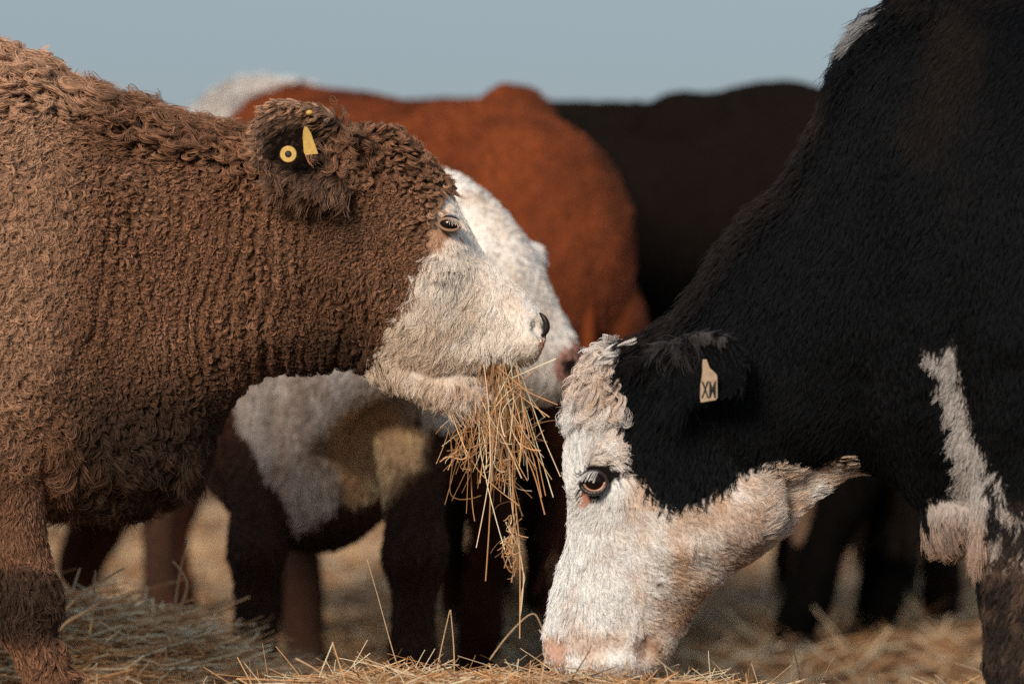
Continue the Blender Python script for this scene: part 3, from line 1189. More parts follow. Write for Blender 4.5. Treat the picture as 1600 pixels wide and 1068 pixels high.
# ------------------------------------------------------------------ cow 2: black cow with white face, grazing front right
BK = Plane(5.8)
def black_cow():
    S = Solid()
    st = BK.st
    e = BK.pt
    S.loft([
        st((905, 640), (1150, 800), .06),
        st((955, 560), (1235, 765), .095),
        st((1010, 530), (1265, 735), .105),
        st((1065, 488), (1295, 730), .110),
        st((1110, 425), (1335, 732), .115),
        st((1165, 350), (1375, 742), .13),
        st((1235, 278), (1410, 768), .155),
        st((1290, 175), (1438, 800), .185),
        st((1325, 90), (1500, 835), .22),
        st((1400, 0), (1560, 815), .25),
        st((1510, -75), (1640, 800), .285),
        st((1700, -95), (1800, 850), .33),
        st((2000, -70), (2020, 890), .38),
        st((2400, -70), (2400, 890), .38),
        st((2700, -65), (2690, 800), .32),
        st((2880, -30), (2850, 700), .24),
        st((2960, 80), (2930, 560), .10),
    ], sub=5, M=36)
    S.loft([
        st((966, 536), (1215, 742), .080),
        st((922, 568), (1222, 800), .100),
        st((900, 640), (1212, 838), .110),
        st((884, 722), (1182, 868), .112, egg=.05),
        st((890, 785), (1145, 893), .102),
        st((886, 845), (1112, 920), .086),
        st((868, 905), (1090, 945), .072),
        st((855, 958), (1072, 975), .063),
        st((846, 1002), (1056, 1010), .059),
        st((852, 1036), (1032, 1044), .054),
        st((886, 1058), (995, 1064), .036),
    ], sub=4, M=32)
    S.ball(e(1130, 790, -.05), (.085, .05, .065))
    S.ball(e(1130, 790, .05), (.085, .05, .065))
    # throat fold
    S.loft([st((1200, 700), (1215, 845), .03), st((1250, 690), (1262, 790), .020), st((1300, 690), (1312, 748), .016), st((1345, 700), (1350, 735), .012)], sub=3, M=16)
    # brisket tip
    S.ball(e(1484, 798, -.02), (.050, .10, .050))
    def fore(dy, du):
        S.limb([[*e(1640 + du, 300, dy * .8), .17, .10],
                [*e(1640 + du, 470, dy), .17, .11],
                [*e(1625 + du, 640, dy), .125, .095],
                [*e(1612 + du, 740, dy), .085, .075],
                [*e(1605 + du, 830, dy), .074, .062],
                [*e(1607 + du, 910, dy), .066, .056],
                [*e(1612 + du, 970, dy), .062, .055],
                [*e(1606 + du, 1030, dy), .056, .047],
                [*e(1604 + du, 1100, dy), .036, .037],
                [*e(1604 + du, 1190, dy), .036, .036],
                [*e(1602 + du, 1245, dy), .045, .045],
                [*e(1594 + du, 1280, dy), .042, .042],
                [*e(1584 + du, 1324, dy), .062, .058]], sub=4)
    fore(-.14, -28)
    fore(.15, 150)
    def hind(dy, du):
        S.limb([[*e(2760 + du, 300, dy * .7), .17, .10],
                [*e(2740 + du, 520, dy), .21, .11],
                [*e(2740 + du, 700, dy), .15, .09],
                [*e(2800 + du, 810, dy), .085, .06],
                [*e(2870 + du, 890, dy), .062, .05],
                [*e(2880 + du, 970, dy), .050, .042],
                [*e(2860 + du, 1080, dy), .036, .036],
                [*e(2840 + du, 1210, dy), .045, .042],
                [*e(2820 + du, 1270, dy), .040, .040],
                [*e(2800 + du, 1324, dy), .064, .056]], sub=4)
    hind(-.17, 0)
    hind(.17, -140)
    def ear(s):
        rows = []
        for (u, v, dy, wu, wv, dep) in [(1010, 590, -.085, -6, 20, .014), (1035, 582, -.115, -12, 36, .022), (1070, 574, -.145, -12, 52, .030),
                                        (1105, 570, -.165, -4, 54, .028), (1135, 574, -.175, 4, 42, .02), (1158, 582, -.180, 6, 16, .010)]:
            C = e(u, v, s * dy)
            rows.append([*C, wu / BK.P, .014 * s, wv / BK.P, .004, s * dep, .010])
        S.ear(rows, .013)
    ear(1)
    ear(-1)
    me = S.mesh('cow', 0.0075, 5)
    V = get_v(me)
    N = get_n(me)
    for s in (-1, 1):
        V = push(V, e(930, 712, .108 * s), (.03, .03, .014), (-.002, .011 * s, 0))
        V = push(V, e(926, 748, .112 * s), (.022, .03, .020), (0, -.014 * s, 0))
        V = push(V, e(905, 792, .09 * s), (.02, .03, .014), (0, .006 * s, 0))
        V = push(V, e(980, 880, .085 * s), (.03, .03, .07), (0, -.010 * s, 0))
        V = push(V, e(868, 1008, .046 * s), (.012, .014, .012), (.008, -.010 * s, 0))
        V = push(V, e(1006, 1012, .058 * s), (.014, .02, .026), (0, -.014 * s, 0))
        V = push(V, e(960, 1030, .055 * s), (.04, .02, .012), (0, .006 * s, 0))
        V = push(V, e(1090, 850, .10 * s), (.09, .04, .03), (0, .010 * s, 0))
        V = push(V, e(1060, 700, .11 * s), (.05, .04, .05), (0, -.008 * s, 0))
        V = push(V, e(1620, 560, .24 * s), (.12, .1, .12), (0, .02 * s, 0))
        V = push(V, e(1480, 560, .2 * s), (.03, .05, .2), (0, -.02 * s, 0))
        V = push(V, e(1190, 560, .1 * s), (.03, .05, .2), (0, -.014 * s, 0))
        for (cu_, cv_, am) in ((1275, 430, .012), (1345, 380, -.016), (1400, 330, .014), (1330, 640, -.012), (1410, 650, .012), (1540, 300, -.016)):
            V = push(V, e(cu_, cv_, .16 * s), (.035, .10, .16), (0, am * s, 0))
    V = V + N * (fbm(V, .06, 1) * .005)[:, None]
    set_v(me, V)
    base = (BK.pt(2150, 0)[0], BK.y, 0.0)
    white = [(975, 515), (972, 545), (958, 575), (968, 610), (962, 655), (966, 705), (985, 730), (1010, 772), (1050, 788), (1085, 783), (1130, 756), (1160, 736),
             (1215, 724), (1248, 744), (1305, 712), (1352, 745), (1330, 800), (1200, 1000), (1000, 1150), (780, 1150), (780, 560), (880, 500)]
    patch = [(903, 740), (915, 726), (935, 722), (965, 728), (972, 735), (962, 748), (945, 750), (935, 775), (922, 778), (906, 768)]
    stripe = [(1412, 545), (1440, 548), (1458, 530), (1474, 590), (1486, 640), (1504, 695), (1528, 735), (1556, 775), (1580, 800), (1560, 815), (1535, 790), (1518, 775),
              (1524, 840), (1500, 862), (1455, 848), (1438, 815), (1440, 775), (1472, 768), (1478, 745), (1466, 690), (1458, 635), (1440, 585)]
    crestw = [(1342, 64), (1356, 38), (1380, -15), (1400, -60), (1418, -50), (1392, 0), (1372, 38), (1356, 66)]

    def masks(p, n):
        u, v = BK.uv(p)
        uu = u + 10 * noise(p, .02, 0) + 6 * noise(p, .007, 1)
        vv = v + 10 * noise(p, .02, 2) + 6 * noise(p, .007, 3)
        W = in_poly(uu, vv, white)
        ear_ = (np.abs(p[:, 1] - BK.y) > .118) & (v < 650)
        W = W & ~ear_
        E = in_poly(u + 3 * noise(p, .006, 0), v + 3 * noise(p, .006, 1), patch) & (np.abs(p[:, 1] - BK.y) > .05)
        St = in_poly(uu, vv, stripe)
        Cw = in_poly(uu, vv, crestw)
        return u, v, W, E, St, Cw

    def colour(p, n):
        u, v, W, E, St, Cw = masks(p, n)
        m = len(p)
        c = np.tile([.0022, .0026, .0032], (m, 1))
        dust = smooth(fbm(p, .16, 2), .05, .6) * smooth(v, 420, 250)
        c = c * (1 - dust)[:, None] + np.array([.012, .0085, .0065]) * dust[:, None]
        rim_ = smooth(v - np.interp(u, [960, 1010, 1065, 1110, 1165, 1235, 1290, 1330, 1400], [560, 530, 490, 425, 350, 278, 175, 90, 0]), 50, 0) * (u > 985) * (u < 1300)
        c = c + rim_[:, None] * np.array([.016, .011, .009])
        leg = (v > 760) & (u > 1515)
        br = np.clip(smooth(v, 800, 880) * (.5 + .9 * fbm(p, (.02, .02, .05), 1)) + .5 * smooth(u, 1555, 1600), 0, 1) * .6
        c[leg] = lerp([.014, .012, .011], [.13, .085, .060], np.clip(br * 1.6 * (.6 + noise(p, (.008, .02, .02), 0)), 0, 1))[leg]
        wsp = leg & (v < 870) & (noise(p, (.006, .02, .02), 2) > .35)
        c[wsp] = np.array([.34, .31, .29])
        tint = np.clip(-.08 + .62 * smooth(u - .25 * v, 690, 820) + .8 * fbm(p, (.03, .05, .03), 0) + .25 * smooth(v, 900, 1040), 0, 1)
        wc = lerp([.82, .86, .89], [.62, .46, .34], tint)  # blue-white paints in skylight; the tan is part spotting, part warm light
        c[W] = wc[W]
        spk = (fbm(p, (.010, .02, .018), 2) > .62) & W & (v > 800) & (u > 1000)
        c[spk] = np.array([.10, .06, .045])
        def blot(cu_, cv_, ru, rv, colr, mx):
            g_ = np.clip(1.4 * np.exp(-(((u - cu_) / ru) ** 2 + ((v - cv_) / rv) ** 2)) * (1 + .8 * noise(p, .012, 2)), 0, mx) * W
            return c * (1 - g_)[:, None] + np.array(colr) * g_[:, None]
        c = blot(905, 998, 48, 15, [.52, .38, .30], .6)
        c = blot(1004, 1006, 18, 24, [.30, .18, .12], .75)
        c = blot(1150, 850, 26, 45, [.36, .24, .17], .6)
        c = blot(1060, 940, 45, 30, [.40, .27, .18], .6)
        c[E] = np.array([.010, .008, .008])
        roan = St & (v > 720) & (u > 1518)
        sc = lerp([.46, .45, .45], [.40, .29, .23], smooth(v, 760, 840))
        c[St] = sc[St]
        c[roan & (noise(p, (.008, .02, .012), 3) > -.1)] = np.array([.015, .013, .012])
        c[Cw] = np.where(noise(p, (.006, .02, .03), 1) > -.2, .27, .03)[Cw][:, None] * np.array([1, 1.05, 1.1])
        rimh = (np.abs(p[:, 1] - BK.y) > .1) & (v < 548 - .35 * (u - 1040) * (u < 1110) + 8) & (v < 545) & (u > 1025) & (u < 1125) & (noise(p, .01, 1) > -.1)
        c[rimh] = np.array([.05, .048, .05])
        return c, W | Cw | St

    V = get_v(me)
    N = get_n(me)
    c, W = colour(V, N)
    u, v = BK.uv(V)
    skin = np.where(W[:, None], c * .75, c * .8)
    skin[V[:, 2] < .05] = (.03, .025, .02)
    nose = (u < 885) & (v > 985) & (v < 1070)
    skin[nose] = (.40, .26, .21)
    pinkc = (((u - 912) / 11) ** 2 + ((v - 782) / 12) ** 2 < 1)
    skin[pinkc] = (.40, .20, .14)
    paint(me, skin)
    for p in me.polygons:
        p.use_smooth = True
    move_origin(me, base)
    ob = link('cow', me, M_SKIN, None, base)
    tag(ob, 'black cow with white face grazing, cream XM tag in its ear', 'cow', 'cattle feeding on the spilled hay')
    me.transform(Matrix.Translation(base))
    dens0 = view_dens(190000, 7000)

    def dens(p, n):
        u, v, W, E, St, Cw = masks(p, n)
        d = dens0(p, n)
        vis = in_view(p) & (n[:, 1] < .4)
        d = np.where((W | St | Cw) & vis, 520000, d)
        eye = (((u - 926) / 20) ** 2 + ((v - 748) / 19) ** 2 < 1) & (np.abs(p[:, 1] - BK.y) > .06)
        pinkc = (((u - 912) / 9) ** 2 + ((v - 782) / 10) ** 2 < 1)
        nose = (u < 880) & (v > 990)
        d = np.where(eye, 0, d)
        d = np.where(pinkc | nose, d * .12, d)
        leg = (v > 760) & (u > 1515) & vis
        d = np.where(leg, 420000, d)
        return np.where(p[:, 2] < .06, 0, d)

    def props(p, n):
        u, v, W, E, St, Cw = masks(p, n)
        m = len(p)
        one = np.ones(m)
        tuft = W & (v < 625)
        tf = W & (v < 650) & (u < 985)
        d = np.zeros((m, 3))
        d[:, 0] = -.35 + .4 * noise(p, .08, 0)
        d[:, 2] = -1
        fore_ = smooth(u, 960, 900)
        d[W] = np.stack([(.45 * (1 - fore_) + .5 * noise(p, .04, 1))[W], 0 * u[W], -one[W]], 1)
        chk = W & (u > 1000)
        d[chk] = np.stack([(.9 + .3 * noise(p, .04, 1))[chk], 0 * u[chk], (-.75 + .35 * noise(p, .05, 2))[chk]], 1)
        thr = W & (u > 1180)
        d[thr] = np.stack([(.9 + .1 * u * 0)[thr], 0 * u[thr], (.25 + 0 * u)[thr]], 1)
        # whorl round the eye
        ex, ev = u - 926, -(v - 748)
        rr = np.hypot(ex, ev)
        whl = (rr < 70) & W
        d[whl] = np.stack([(ex * .8 + ev * .7)[whl] / 40, 0 * u[whl], (ev * .6 - ex * .7 - 12)[whl] / 40], 1)
        d[tf] = np.stack([(-.35 + .5 * noise(p, .025, 2))[tf], 0 * u[tf], -one[tf]], 1)
        L = np.where(W, .017, .017) * one
        L = np.where(W & (v < 720), .020, L)
        L = np.where(W & (v > 980), .009, L)
        L = np.where(E, .006, L)
        L = np.where(tf, .042, L)
        L = np.where(thr, .023, L)
        crest = smooth(v - np.interp(u, [960, 1010, 1065, 1110, 1165, 1235, 1290, 1330, 1400], [560, 530, 490, 425, 350, 278, 175, 90, 0]), 70, 10) * (u > 985) * (u < 1450)
        L = np.where(~W, L + .022 * crest, L)
        L = np.where(Cw, .045, L)
        d[Cw] = np.stack([-.75 * one[Cw], 0 * u[Cw], -.9 * one[Cw]], 1)
        L = np.where(St, .015, L)
        L = np.where(St & (v > 810), .038, L)
        d[St] = np.stack([np.where(v > 760, .0, -.5)[St], 0 * u[St], -one[St]], 1)
        wave = np.where(W, .38, .2) * one
        wave = np.where(W & (v < 700), .6, wave)
        wave = np.where(crest > .4, .5, wave)
        freq = np.where(W, 1.1, .9) * one
        curl = np.where(tf, 3.4, .5) * one
        curl = np.where(crest > .4, 1.2, curl)
        lift = np.where(W, .20, .22) * one
        lift = np.where(tf, .5, lift)
        lift = np.where(thr, .25, lift)
        lift = lift + .35 * crest
        cl = np.where(W, .55, .6) * one
        cl = np.where(tf, .85, cl)
        rad = np.where(W | St, .00030, .00034) * one
        er = (np.abs(p[:, 1] - BK.y) > .118) & (u > 1005) & (u < 1180) & (v > 500) & (v < 660)
        inner = er & (np.where(p[:, 1] < BK.y, -n[:, 1], n[:, 1]) > .3)
        d[er] = np.stack([np.where(v > 600, -.15, .5)[er], 0 * u[er], -one[er]], 1)
        L = np.where(er, .018, L)
        L = np.where(inner & (u < 1075), .050, L)
        L = np.where(inner & (u >= 1075), .008, L)
        lift = np.where(er, .3, lift)
        leg = (v > 770) & (u > 1515)
        L = np.where(leg, .019, L)
        lift = np.where(leg, .12, lift)
        wave = np.where(leg, .6, wave)
        cl = np.where(leg, .92, cl)
        rad = np.where(~in_view(p) | (n[:, 1] > .45), .0011, rad)
        return dict(dir=d, len=L, curl=curl, wave=wave, freq=freq, plane=np.where(W, .15, .2), lift=lift, clump=cl, rad=rad,
                    stray=np.where(tf, .45, .18) * one)

    def cols(p, n, gi, m):
        c, W = colour(p, n)
        out = vary(c, gi, m, .16, .16)
        return out
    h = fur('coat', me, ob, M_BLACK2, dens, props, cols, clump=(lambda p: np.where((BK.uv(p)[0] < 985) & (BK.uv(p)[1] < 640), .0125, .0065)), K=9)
    h.location = -Vector(base)
    inv = -Vector(base)
    # nothing left to add to the skin: put it back under its origin
    me.transform(Matrix.Translation(inv))

    def child(name, cme, m):
        o = link(name, cme, m, ob)
        o.location = inv
        return o
    for s in (-1, 1):
        ey = e(926, 748, s * .096)
        eye = child('eye', sphere_mesh('eye', ey, (.0185, .0185, .0175)), M_EYE)
        rim = []
        for k in range(24):
            a = math.pi * (1.08 + .9 * k / 23)
            rim.append(ey + np.array([.0155 * math.cos(a), s * .0125, .0135 * math.sin(a) + .0005]))
        link('eye_rim', tube_mesh('eye_rim', rim, [.0016] * 24, 8), M_EYERIM, eye)
        pts = []
        for k in range(30):
            a = 2 * math.pi * k / 30
            pts.append(ey + np.array([.0195 * math.cos(a) - .001, s * (.0120 - .003 * abs(math.cos(a))), (.0150 if math.sin(a) > 0 else .0172) * math.sin(a)]))
        child('eyelid', tube_mesh('eyelid', pts, [.0036] * 30, 8, True), M_LID)
        n = 34
        a = np.linspace(1.25, math.pi - .05, n)
        root = ey + np.stack([.0195 * np.cos(a), np.full(n, s * .0155), .0155 * np.sin(a)], 1)
        t = np.linspace(0, 1, 6)[None, :, None]
        dirv = np.stack([-.5 + .25 * np.cos(a), np.full(n, s * .6), -.15 + 0 * a], 1) + .1 * RNG.standard_normal((n, 3))
        pos = root[:, None, :] + dirv[:, None, :] * t * .019 + np.array([0, 0, -.010])[None, None, :] * t ** 2
        lh = curves_obj('eyelashes', pos, np.full((n, 6), .0004), np.tile([.72, .72, .72], (n, 1)), M_WHITE, ob)
        lh.location = inv
    # ear tag with its lettering
    o = e(1091, 563, -.196)
    k = 1 / BK.P
    outl = [(-3, 4), (3, 4), (5, -2), (8, -10), (19, -20), (21, -24), (21, -60), (18, -64), (-8, -68), (-9, -62), (-8, -38), (-6, -30), (-4, -14), (-4, -2)]
    k *= .90
    outl = [(x * k, y * k) for x, y in outl]
    ex, ey_, ez = Vector((.97, .22, 0)), Vector((-.02, -.08, 1)), Vector((.22, -.97, -.08))
    tg = child('ear_tag', plate_mesh('ear_tag', outl, .0018, (o, ex, ey_, ez)), M_TAGW)
    tg['label'] = 'cream bottle shaped ear tag marked XM'
    cu = bpy.data.curves.new('lettering', 'FONT')
    cu.body = 'XM'
    cu.size = .0325
    cu.align_x = 'CENTER'
    cu.extrude = .0002
    cu.offset = .0006
    cu.materials.append(M_INK)
    tt_ = bpy.data.objects.new('tmp', cu)
    COL.objects.link(tt_)
    tme = bpy.data.meshes.new_from_object(tt_.evaluated_get(bpy.context.evaluated_depsgraph_get()))
    bpy.data.objects.remove(tt_)
    to = link('lettering', tme, None, tg)
    pos = Vector(o) + ex * (6 * k) + ey_ * (-60 * k) + ez * .0013
    Mx = Matrix((( *ex, 0), (*ey_, 0), (*ez, 0), (0, 0, 0, 1))).transposed()
    to.matrix_local = Matrix.Translation(pos) @ Mx @ Matrix.Diagonal((.46, 1.05, 1, 1))
    return ob

M_BLACK2 = hair_mat('black_and_white_fur', 0.60, 1.12, 0.30, 0.022, (0.55, 0.62, 0.72))
black = black_cow()

# ------------------------------------------------------------------ cattle behind: whole animals, one calf added, in local metres, x forward, y left
def std_leg_fore(S, x, y, w=1.0, step=0.0):
    S.limb([[x - .04, y * .8, 1.02, .15, .09], [x - .02, y, .86, .15, .10], [x, y, .70, .115, .085], [x + .01, y, .58, .075 * w, .065 * w],
            [x + .02 + step * .3, y, .46, .052 * w, .047 * w], [x + .03 + step * .5, y, .37, .061 * w, .056 * w], [x + .02 + step * .7, y, .29, .038 * w, .037 * w],
            [x + .01 + step * .85, y, .17, .038 * w, .038 * w], [x + .01 + step, y, .11, .048 * w, .046 * w], [x + .02 + step, y, .065, .044, .042], [x + .04 + step, y, .0, .064, .056]])

def std_leg_hind(S, x, y, step=0.0, w=1.0):
    S.limb([[x, y * .7, .98, .17, .11], [x + .02, y, .82, .20, .12], [x + .04, y, .66, .15, .10], [x - .03 + step * .2, y, .55, .088 * w, .07 * w],
            [x - .11 + step * .3, y, .45, .062 * w, .052 * w], [x - .12 + step * .5, y, .37, .052 * w, .044 * w], [x - .09 + step * .7, y, .26, .040 * w, .038 * w],
            [x - .07 + step * .9, y, .13, .046 * w, .044 * w], [x - .05 + step, y, .07, .042 * w, .040 * w], [x - .03 + step, y, .0, .064, .056]])

def std_head(S, c, yaw, pitch, sc=1.0, brow=1.0):
    """head loft: c = poll position (local), yaw/pitch of the nose direction"""
    c = np.asarray(c, float)
    f = np.array([math.cos(pitch) * math.cos(yaw), math.cos(pitch) * math.sin(yaw), math.sin(pitch)])
    sd = np.array([-math.sin(yaw), math.cos(yaw), 0])
    up = np.cross(f, sd)
    rows = []
    for (t, top, bot, wd) in [(-.06, .02, -.22, .09), (.0, .055, -.25, .105), (.08, .06, -.27, .115), (.16, .055, -.265, .115), (.23, .03, -.24, .10),
                              (.31, .0, -.21, .08), (.39, -.02, -.185, .068), (.46, -.03, -.175, .066), (.51, -.045, -.165, .055), (.54, -.075, -.14, .03)]:
        t, top, bot, wd = t * sc, top * sc, bot * sc, wd * sc
        C = c + f * t + up * (top + bot) / 2
        rows.append([*C, *(up * (top - bot) / 2), *(sd * wd), .05])
    S.loft(rows, 4, 28)
    for s in (-1, 1):
        S.ball(c + f * .17 * sc + sd * s * .098 * sc + up * .02 * sc, .034 * sc * brow)
        rows = []
        for (q, wv, dp) in [(0, .02, .012), (.035, .035, .02), (.085, .05, .026), (.13, .046, .022), (.17, .03, .014), (.195, .012, .008)]:
            C = c + f * -.01 + sd * s * (.085 + q * .95) * sc + up * (-.015 - q * .25) * sc - f * q * .35
            rows.append([*C, *(up * wv * .9 + f * wv * .3), *(-f * dp + up * .0)])
        S.ear(rows, .016, 3)
    return f, sd, up

def finish_cow(S, name, label, loc, yaw, colour, material, furlen=.014, density=26000, rad=.0009, voxel=.012, curl=.4, wet=None, ripple=.006, extra=None, clump=.016, curlface=0):
    me = S.mesh(name, voxel, 4)
    V = get_v(me)
    N = get_n(me)
    V = V + N * (fbm(V, .13, 1) * ripple * 1.6 + fbm(V, .05, 2) * ripple * .5)[:, None]
    set_v(me, V)
    N = get_n(me)
    sk = colour(V, N) * .8
    sk[V[:, 2] < .05] = (.04, .03, .025)
    paint(me, sk)
    for p in me.polygons:
        p.use_smooth = True
    ob = link(name, me, M_SKIN, None, loc)
    ob.rotation_euler = (0, 0, yaw)
    tag(ob, label, 'cow', 'cattle feeding on the spilled hay')
    cy, sy = math.cos(yaw), math.sin(yaw)

    def dens(p, n):
        wn = n[:, 0] * sy + n[:, 1] * cy
        d = np.where(wn < .5, density, density * .12)
        wx = p[:, 0] * cy - p[:, 1] * sy + loc[0]
        wy = p[:, 0] * sy + p[:, 1] * cy + loc[1]
        d = np.where(in_view(np.stack([wx, wy, p[:, 2]], 1)), d, density * .12)
        return np.where(p[:, 2] < .06, 0, d)

    def props(p, n):
        m = len(p)
        one = np.ones(m)
        d = np.zeros((m, 3))
        d[:, 0] = -.5 + .6 * noise(p, .12, 0)
        d[:, 2] = -1
        top = smooth(n[:, 2], .3, .9)
        d[:, 0] -= top
        L = furlen * one
        if extra is not None:
            L = L * extra(p)
        return dict(dir=d, len=L, curl=curl * one, wave=.3 * one, freq=one, plane=.2 * one, lift=.3 * one, clump=.7 * one, rad=rad * one, stray=.3 * one)

    def cols(p, n, gi, m):
        return vary(colour(p, n), gi, m, .28, .12)
    fur('coat', me, ob, material, dens, props, cols, clump=clump, K=6)
    return ob

def bg_eyes(ob, c, f, sd, up, sc=1.0):
    for s in (-1, 1):
        p = np.asarray(c) + f * .17 * sc + sd * s * .113 * sc + up * .005 * sc
        link('eye', sphere_mesh('eye', p, (.019, .019, .019), 16), M_EYE, ob)

def tail(ob, x, z, m, fm, col, sw=0.0):
    pts = catmull([[x + .03, 0, z - .02], [x - .012, 0, z - .06], [x - .03, 0, z - .2], [x - .045, .01, z - .5], [x - .06, .02, z - .75]], 6)
    pts[:, 1] += sw * np.linspace(0, 1, len(pts)) ** .6
    me = tube_mesh('tail', pts, np.linspace(.026, .011, len(pts)), 10)
    paint(me, np.tile(col, (len(me.vertices), 1)))
    t = link('tail', me, m, ob)
    n = 900
    root = pts[-1] + np.stack([RNG.normal(0, .014, n), RNG.normal(0, .014, n), RNG.uniform(-.02, .18, n)], 1)
    tt = np.linspace(0, 1, 6)[None, :, None]
    d = np.stack([RNG.normal(0, .14, n), RNG.normal(0, .14, n), -np.ones(n)], 1)
    pos = root[:, None, :] + d[:, None, :] * tt * .28
    curves_obj('tail_switch', pos, np.full((n, 6), .0011), np.tile(col, (n, 1)), fm, t)

# ---- cow 3: white faced cow standing between the two front ones; faces the lens, head turned right
def white_face_cow():
    yaw = math.radians(-80)
    loc = (-.40, 7.45, 0)
    S = Solid()
    def s(x, zt, zb, w, e=-.12):
        return [x, 0, (zt + zb) / 2, 0, 0, (zt - zb) / 2, 0, w, 0, e]
    S.loft([s(.30, .86, .62, .07, 0), s(.22, 1.0, .40, .17, .1), s(.10, 1.12, .36, .24, 0), s(-.08, 1.20, .40, .28), s(-.4, 1.22, .47, .33), s(-.8, 1.20, .46, .36), s(-1.15, 1.21, .52, .33),
            s(-1.42, 1.22, .62, .27), s(-1.58, 1.16, .72, .18), s(-1.64, 1.05, .86, .07)], 5, 32)
    # everything from here in world turned into local
    cy, sy = math.cos(-yaw), math.sin(-yaw)
    def L(p):
        x, y, z = p[0] - loc[0], p[1] - loc[1], p[2]
        return np.array([x * cy - y * sy, x * sy + y * cy, z])
    def Ld(d):
        return np.array([d[0] * cy - d[1] * sy, d[0] * sy + d[1] * cy, d[2]])
    HP = Plane(6.85)
    up_ = []
    # neck from chest up to the turned head
    for (T, B, w, dy) in [((430, 330), (440, 760), .17, .45), ((500, 260), (500, 700), .16, .30), ((570, 235), (560, 640), .135, .15), ((640, 245), (620, 615), .115, .05), ((690, 275), (660, 600), .10, 0)]:
        a = HP.pt(*T)
        b = HP.pt(*B)
        C = (a + b) / 2
        C[1] += dy
        up_.append([*L(C), *Ld((a - b) / 2), *Ld(np.array([0, w, 0])), 0])
    S.loft(up_, 4, 28)
    hd = []
    for (T, B, w, dy) in [((650, 262), (640, 560), .09, .01), ((705, 268), (680, 590), .105, 0), ((760, 300), (715, 612), .112, 0), ((808, 345), (745, 622), .112, 0), ((836, 395), (772, 630), .10, 0),
                          ((856, 440), (795, 634), .082, 0), ((875, 478), (815, 634), .070, 0), ((893, 508), (832, 632), .066, 0), ((904, 535), (850, 630), .062, 0), ((902, 570), (866, 624), .045, 0), ((893, 590), (874, 612), .02, 0)]:
        a = HP.pt(*T)
        b = HP.pt(*B)
        C = (a + b) / 2
        C[1] += dy
        hd.append([*L(C), *Ld((a - b) / 2), *Ld(np.array([0, w, 0])), .04])
    S.loft(hd, 4, 28)
    for sg in (-1, 1):
        S.ball(L(HP.pt(750 if sg < 0 else 826, 403, sg * .085)), .034)
        rows = []
        for (q, wv, dp) in [(0, .02, .012), (.04, .036, .02), (.09, .05, .026), (.13, .046, .022), (.17, .03, .014), (.19, .012, .008)]:
            C = HP.pt(700 - q * 320, 320 + q * 120, sg * (.085 + q * .8))
            rows.append([*L(C), *Ld(np.array([.1 * wv, 0, wv])), *Ld(np.array([-.2 * dp, sg * dp, 0]))])
        S.ear(rows, .016, 3)
    a_ = L((-.185, 7.10, 0))
    b_ = L((-.485, 7.25, 0))
    std_leg_fore(S, a_[0], a_[1], 1.1)
    std_leg_fore(S, b_[0], b_[1], 1.05)
    # spread the left foreleg towards the middle of the picture
    std_leg_hind(S, -1.36, .17)
    std_leg_hind(S, -1.30, -.17, .1)
    chest_c = L(HP.pt(500, 700))

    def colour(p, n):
        wx = p[:, 0] * math.cos(yaw) - p[:, 1] * math.sin(yaw) + loc[0]
        wy = p[:, 0] * math.sin(yaw) + p[:, 1] * math.cos(yaw) + loc[1]
        wp = np.stack([wx, wy, p[:, 2]], 1)
        P = 6000 / wy
        u = wx * P + 800
        u7, v7 = wx * 6000 / 7.15 + 800, (CAM_H - p[:, 2]) * 6000 / 7.15 + 510
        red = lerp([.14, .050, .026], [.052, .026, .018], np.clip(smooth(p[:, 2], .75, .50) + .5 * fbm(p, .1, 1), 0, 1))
        c = red
        q = p + .02 * np.stack([noise(p, .05, 0), noise(p, .05, 1), noise(p, .05, 2)], 1)
        qx = q[:, 0] * math.cos(yaw) - q[:, 1] * math.sin(yaw) + loc[0]
        u7 = qx * 6000 / 7.15 + 800
        v7 = (CAM_H - q[:, 2]) * 6000 / 7.15 + 510
        chest = in_poly(u7, v7, [(362, 500), (366, 640), (385, 700), (430, 770), (468, 828), (520, 800), (560, 740), (640, 660), (700, 640), (700, 560), (520, 480)]) & (wy < 7.75)
        c = np.where(chest[:, None], lerp([.60, .56, .54], [.36, .27, .22], np.clip(.25 + fbm(p, (.05, .05, .12), 2), 0, 1)), c)
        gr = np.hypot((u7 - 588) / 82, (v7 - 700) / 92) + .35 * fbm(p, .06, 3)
        sun_patch = smooth(gr, 1.05, .6) * (wy < 7.75)  # warm sunlight on the chest, painted into the fur colour
        c = c * (1 - sun_patch)[:, None] + sun_patch[:, None] * ( lerp([.92, .70, .46], [.60, .40, .24], np.clip(.3 + fbm(p, .05, 1), 0, 1)))
        hp = (wx * HP.P + 800 > 655 - 0 * u) & (p[:, 2] > .60) & (wy < 7.2)
        c = np.where(hp[:, None], lerp([.86, .83, .79], [.58, .47, .38], np.clip(.05 + fbm(p, (.03, .04, .03), 0), 0, 1)), c)
        hu, hv = wx * HP.P + 800, (CAM_H - p[:, 2]) * HP.P + 510
        pk = (((hu - 902) / 36) ** 2 + ((hv - 572) / 40) ** 2 < 1)
        c = np.where((pk & hp)[:, None], np.array([.50, .27, .22]), c)
        nst = (((hu - 889) / 12) ** 2 + ((hv - 568) / 15) ** 2 < 1) & hp
        c = np.where(nst[:, None], np.array([.03, .015, .012]), c)
        return c
    def extra(p):
        return 1 + .3 * (p[:, 2] < .55) * (p[:, 0] > .0)
    ob = finish_cow(S, 'cow', 'cow with white face and chest standing behind the curly brown one', loc, yaw, colour, M_RED, .012, 90000, .0006, .009, .6, extra=extra, clump=.013)
